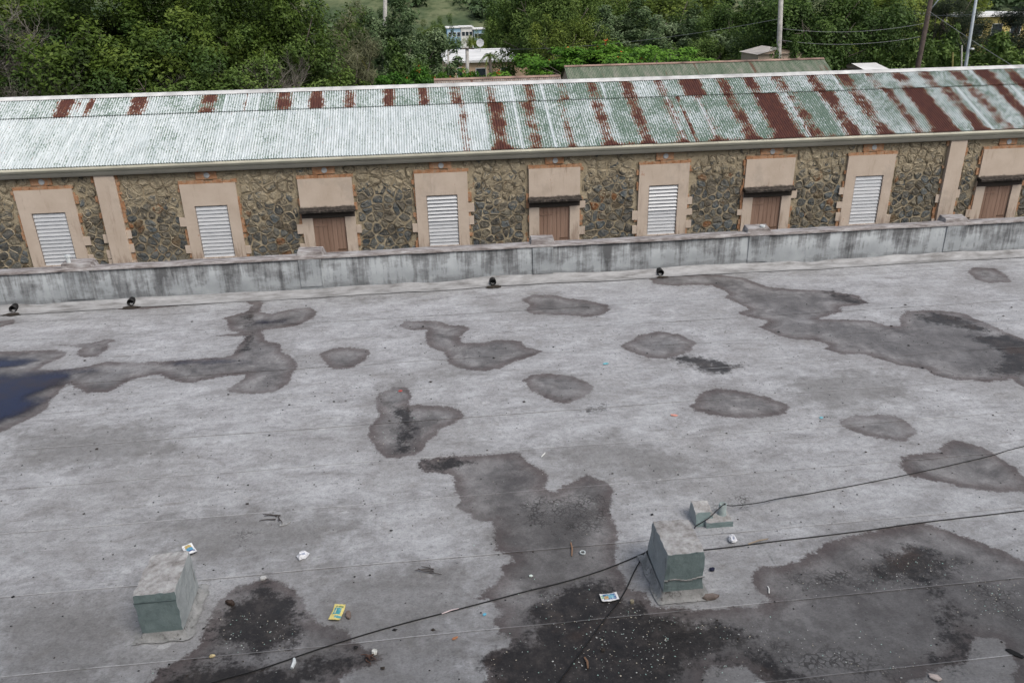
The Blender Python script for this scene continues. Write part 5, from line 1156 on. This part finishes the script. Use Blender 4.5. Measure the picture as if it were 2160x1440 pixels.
# white flat roof with peach wall
a_ = at_y(943, 129, 80); b_ = at_y(1100, 132, 80); zt = a_[2]-.22
e = house('flat_roofed_house', 'peach house with a broad flat white roof behind the small palm', a_[0], b_[0]+.6, 80, 97, gz(80), zt, M_peach, 'flat', .3, None, [(a_[0]+1.2, zt-.9, .5, .9), (a_[0]+3.2, zt-1.0, .9, .9), (a_[0]+5.6, zt-1.0, .9, .9)])
M_dish = plain('dish_grey', (.42, .43, .44), .5)
dx = at_y(1013, 96, 92); n = 12; mb = MB(); mb.v = [(0, .12, .9)]+[(.42*math.cos(2*math.pi*i/n), 0, .9+.42*math.sin(2*math.pi*i/n)) for i in range(n)]; mb.f = [(0, 1+i, 1+(i+1) % n) for i in range(n)]
e = empty('satellite_dish', (dx[0], 92, zt+.22)); tag(e, 'small grey satellite dish on the flat white roof', 'dish'); mb.build('reflector', M_dish, e, True); MB().tube([(0, .1, 0), (0, .1, .9)], .03, 6).build('mast', M_dish, e)
for px, w_, c_, lb in [(958, 30, M_blue, 'far pale blue house with a white roof below the hill'), (985, 26, M_white, 'far white two-storey house below the hill'), (1011, 24, M_blue, 'far light blue house nearest the tall dark tree below the hill')]:
    p0 = at_y(px-w_/2, 62, 205); p1 = at_y(px+w_/2, 60, 205); zt_ = p0[2]+random.uniform(-.3, .4)
    house('far_house', lb, p0[0], p1[0]-.2, 205, 213, -14.2, zt_, c_, 'flat', .3, None, [(p0[0]+(p1[0]-p0[0])*t, zt_-1.4, .7, .9) for t in (.2, .5, .8)])
p0 = at_y(2046, 33, 86); p1 = at_y(2230, 33, 86)
house('yellow_building', 'yellow building with a white flat roof behind the dark pines', p0[0], p1[0], 86, 97, gz(86), p0[2]-.2, M_yel, 'flat', .5, None, [(p0[0]+t, p0[2]-1.5, 1.1, 1.1) for t in (1.2, 3.4, 5.6, 7.8)])
p0 = at_y(2060, 18, 100); p1 = at_y(2140, 18, 100)
p0 = at_y(1945, 52, 92); p1 = at_y(1994, 52, 92)
house('low_house', 'small house with pale roof glimpsed behind the leaning wooden pole', p0[0], p1[0], 92, 98, gz(92), p0[2], M_yel, 'gable', .3, M_wroof, [(p0[0]+.8, p0[2]-.8, .6, .6)], .5)
p0 = at_y(1600, 112, 45.5); p1 = at_y(1690, 120, 45.5); pa = at_y(1645, 102, 45.5); zt_ = (p0[2]+p1[2])/2+.05
house('gabled_house', 'pale gabled house end behind the weathered grey pole', p0[0], p1[0], 45.5, 48, gz(45.5), zt_, M_tanw, 'gable', .12, plain('pale_tin_roof', (.40, .37, .34), .8, .25, 1.5), [((p0[0]+p1[0])/2, zt_-.9, .7, .8)], pa[2]-zt_, True)
p0 = at_y(1826, 144, 46); p1 = at_y(1872, 144, 46)
house('white_shed', 'small shed with a white roof just over the warehouse ridge', p0[0], p1[0], 46, 49, gz(46), p0[2]-.1, M_tanw, 'gable', .1, M_wroof, (), .25)

# second corrugated roof, dull green
def m_roof2(nm, c0, c1, c2):
    a = NT(nm, .7, .3); p = a.pos(); X, Y_, Z = a.xyz(p); f = a.noise(a.scale(p, (5, .9, .9)), 1.2, 6, .7)
    c = a.ramp(f, [(.3, c0), (.5, c1), (.72, c2)]); g = a.noise(a.scale(p, (2.5, .25, .25)), 1.0, 5, .7)
    a.base(a.mix(a.step(g, .60, .68, 0, .8), c, (.13, .055, .035))); return a.m
def back_roof(name, label, xl, xr, ry, rz, drop, run, mat, wallm, pitchw=.94):
    e = empty(name, ((xl+xr)/2, ry, gz(ry))); tag(e, label, 'building'); I = Matrix.Translation(-Vector(e.location))
    def pt(o): o.parent = e; o.matrix_parent_inverse = I; return o
    x = xl
    while x < xr-.05:
        x2 = min(x+pitchw+.03, xr); k = max(2, int((x2-x)/.075*6)); mb = MB()
        for j, t in enumerate((0, .5, 1.0)):
            for i in range(k+1):
                xx = x+(x2-x)*i/k; mb.v.append((xx, ry-run*t, rz-drop*t+.012*math.cos(xx*2*math.pi/.075)+.004*(xx-x)))
        for j in range(2):
            for i in range(k): q = j*(k+1)+i; mb.f.append((q, q+1, q+k+2, q+k+1))
        pt(mb.build('roof_sheet', mat)); x += pitchw
    pt(MB().add([(xl, ry, rz), (xr, ry, rz), (xr, ry+run, rz-drop), (xl, ry+run, rz-drop)], [(0, 1, 2, 3)]).build('far_slope', mat))
    pt(MB().box(xl+.1, xr-.1, ry-run+.2, ry+run-.2, gz(ry)-.3, rz-drop+.05).build('wall', wallm))
    pt(MB().add([(xl+.1, ry-run+.2, rz-drop+.05), (xl+.1, ry, rz-.03), (xl+.1, ry+run-.2, rz-drop+.05), (xr-.1, ry-run+.2, rz-drop+.05), (xr-.1, ry, rz-.03), (xr-.1, ry+run-.2, rz-drop+.05)], [(0, 2, 1), (3, 4, 5)]).build('gable', wallm))
    mb = MB()
    x = xl
    while x < xr: x2 = min(x+2.2, xr); mb.hexa([(x, ry-.12, rz-.02), (x2-.01, ry-.12, rz-.02), (x2-.01, ry+.12, rz-.02), (x, ry+.12, rz-.02)], [(x, ry-.02, rz+.045), (x2-.01, ry-.02, rz+.045), (x2-.01, ry+.02, rz+.045), (x, ry+.02, rz+.045)]); x = x2
    pt(mb.build('ridge_cap', plain(name+'_cap', (.22, .15, .12), .8, .6, 1.2)))
p0 = at_y(1190, 136, 38.5); p1 = at_y(1737, 128, 38.5)
back_roof('green_roofed_shed', 'long shed with a dull green corrugated roof behind the warehouse ridge', p0[0], p1[0], 38.5, (p0[2]+p1[2])/2, 1.75, 3.6, m_roof2('green_iron', (.075, .11, .07), (.14, .17, .12), (.26, .25, .21)), M_tanw)
p0 = at_y(915, 164, 31.5); p1 = at_y(1182, 159, 31.5)
back_roof('low_shed', 'low shed with a brownish grey corrugated roof edge showing over the ridge', p0[0], p1[0], 31.5, (p0[2]+p1[2])/2-.05, .8, 1.7, m_roof2('brown_iron', (.17, .13, .11), (.26, .22, .19), (.36, .33, .30)), M_tanw)

# ------------------------------------------------------------------ poles and wires
M_conc, M_wood, M_steel = plain('concrete_pole', (.34, .33, .31), .9, .25, 5), plain('dark_pole_wood', (.075, .058, .050), .9, .3, 6), plain('galvanised_pole', (.30, .34, .37), .5, .15, 4)
def pole(px0, py0, px1, py1, Y, r, mat, name, label, extra=None):
    t_ = at_y(px0, py0, Y); b = at_y(px1, py1, Y); zb = gz(Y); k = (zb-b[2])/(t_[2]-b[2]) if abs(t_[2]-b[2]) > .01 else 0; bx = b[0]+(t_[0]-b[0])*k
    e = empty(name, (bx, Y, zb)); tag(e, label, 'pole'); top = (t_[0]-bx, 0, t_[2]-zb)
    MB().tube([(0, 0, -.2), tuple(.5*q for q in top), top], [r, r*.85, r*.7], 9).build('shaft', mat, e, True)
    if extra: extra(e, Vector(top))
    return e
def xarm(z_, w_, th=.06):
    def f(e, top): o = MB().box(top.x-w_, top.x+w_, -.17, -.10, top.z-z_-th, top.z-z_+th).build('cross_arm', M_wood, e); [MB().tube([(top.x+s*w_*.85, -.13, top.z-z_+th), (top.x+s*w_*.85, -.13, top.z-z_+th+.16)], [.04, .03], 7).build('insulator', M_pvc, e) for s in (-1, 1)]
    return f
pole(813, -60, 812, 40, 57, .17, M_conc, 'utility_pole', 'grey concrete utility pole rising out of the pale-tipped tree', xarm(1.0, .8))
pole(985, 99, 986, 148, 60, .17, M_wood and M_conc, 'utility_pole', 'short grey utility pole in front of the white flat roof', xarm(.12, .5, .04))
pole(945, 105, 946, 145, 66, .10, M_conc, 'utility_pole', 'thin grey post at the corner of the peach house')
pole(1649, -40, 1643, 104, 44.6, .17, M_conc, 'utility_pole', 'weathered pale grey utility pole in front of the gabled house', xarm(.5, .9))
def lamp_arm(e, top):
    MB().tube([top-Vector((0, 0, .9)), top+Vector((.35, -.05, -.35)), top+Vector((.9, -.1, .1)), top+Vector((1.6, -.1, .25))], .035, 6).build('lamp_arm', M_steel, e, True)
    MB().box(top.x+1.5, top.x+1.95, -.2, 0, top.z+.18, top.z+.30).build('lamp_head', M_steel, e, bevel=.03)
pole(1966, -12, 1935, 146, 44, .17, M_wood, 'street_lamp_pole', 'dark leaning wooden pole with a curved lamp arm', lamp_arm)
def small_lamp(e, top):
    q = at_y(2046, 101, 41); v = Vector(q)-Vector(e.location); c = MB(); n = 8
    for k, (r, z) in enumerate(((.05, .0), (.10, -.03), (.11, -.08), (.05, -.12))): c.v += [(v.x+.05+r*math.cos(6.283*i/n), -.12+r*math.sin(6.283*i/n), v.z+z) for i in range(n)]
    c.f = [(k*n+i, k*n+(i+1) % n, (k+1)*n+(i+1) % n, (k+1)*n+i) for k in range(3) for i in range(n)]+[tuple(i for i in range(n)), tuple(3*n+i for i in range(n))]
    c.build('lamp', M_pvc, e, True)
pole(2061, -14, 2036, 145, 41, .10, M_steel, 'metal_pole', 'slim blue-grey metal pole with a small round lamp', small_lamp)
pole(2029, 96, 2028, 145, 43, .05, M_conc, 'thin_post', 'thin pale post just beside the metal pole')
pole(2010, 111, 2009, 145, 43, .06, plain('mossy_post', (.16, .15, .05), .9), 'thin_post', 'thin mossy post between the wooden and the metal pole')
pole(1997, 25, 1996, 60, 88, .09, M_conc, 'thin_post', 'far thin post behind the bright green tree')
M_wire = plain('wire_grey', (.20, .21, .22), .6)
def wire(a_, b_, label, sag=.25, r=.012):
    A, B = at_y(*a_), at_y(*b_); pts_ = [tuple(A+(B-A)*t-np.array([0, 0, sag*4*t*(1-t)])) for t in np.linspace(0, 1, 13)]
    tag(MB().tube(pts_, r, 4).build('overhead_wire', M_wire), label, 'wire')
wire((1961, 25, 43.8), (2240, 200, 39), 'pale wire slanting down from the leaning wooden pole', .1, .016)
wire((1645, 60, 44.4), (1948, 50, 43.8), 'pale wire strung between the grey and the wooden pole', .3)
wire((1646, 85, 44.4), (1940, 78, 43.8), 'lower wire strung between the grey and the wooden pole', .3)
wire((1955, 32, 43.8), (2057, 30, 40.9), 'wire strung between the wooden and the metal pole', .05)
wire((985, 104, 59.7), (1645, 40, 44.5), 'long wire from the short pole to the weathered grey pole', .5)
wire((946, 107, 66), (985, 102, 60), 'short wire between the two poles by the peach house', .05)

# ------------------------------------------------------------------ far hill with woods
def hill_z(x, y): 
    t = np.clip((y-250)/520, 0, 1); return -14.6+t*t*(3-2*t)*120+10*(vnoise(x*.012+9, y*.012, 51)-.5)*np.clip((y-250)/80, 0, 1)+18*(vnoise(x*.004, y*.004+5, 52)-.5)*t
def m_hill():
    a = NT('hill_grass', .95, .1); p = a.pos(); f = a.noise(p, .035, 7, .65); g = a.noise(p, .25, 5, .7)
    c = a.ramp(f, [(.38, (.045, .070, .038)), (.47, (.075, .100, .052)), (.55, (.12, .14, .075)), (.7, (.18, .185, .11))])  # grass colours greyed and muted to paint in distance haze
    a.base(a.mix(a.step(g, .45, .65, 0, .6), c, (.035, .055, .022))); return a.m
hx, hy = np.meshgrid(np.arange(-420, 560, 10.), np.arange(245, 900, 10.)); hz = hill_z(hx, hy); I = np.arange(hx.size).reshape(hx.shape)
Fq = np.stack([I[:-1, :-1], I[:-1, 1:], I[1:, 1:], I[1:, :-1]], -1).reshape(-1, 4)
tag(link(np_mesh('hill', np.stack([hx, hy, hz], -1).reshape(-1, 3), Fq, m_hill(), None, True), 'hill'), kind='structure')
g = np.random.default_rng(77); X_ = g.uniform(-160, 330, 7200); Y_ = 250+g.random(7200)**1.3*420
keep = vnoise(X_*.022+3, Y_*.014, 63)+.3*vnoise(X_*.08, Y_*.05, 62) > .47; X_, Y_ = X_[keep], Y_[keep]; C = np.stack([X_, Y_, hill_z(X_, Y_)+2.2], 1)
V, F, sh = leaves(C, g.uniform(2.2, 4.2, len(C)), 16, 2.4, 1.6, up=.6, seed=5, centre=(50, 500, -200))
tag(link(np_mesh('far_wood', V, F, M_lf['pale'], {'shade': sh}), 'far_wood'), kind='stuff')
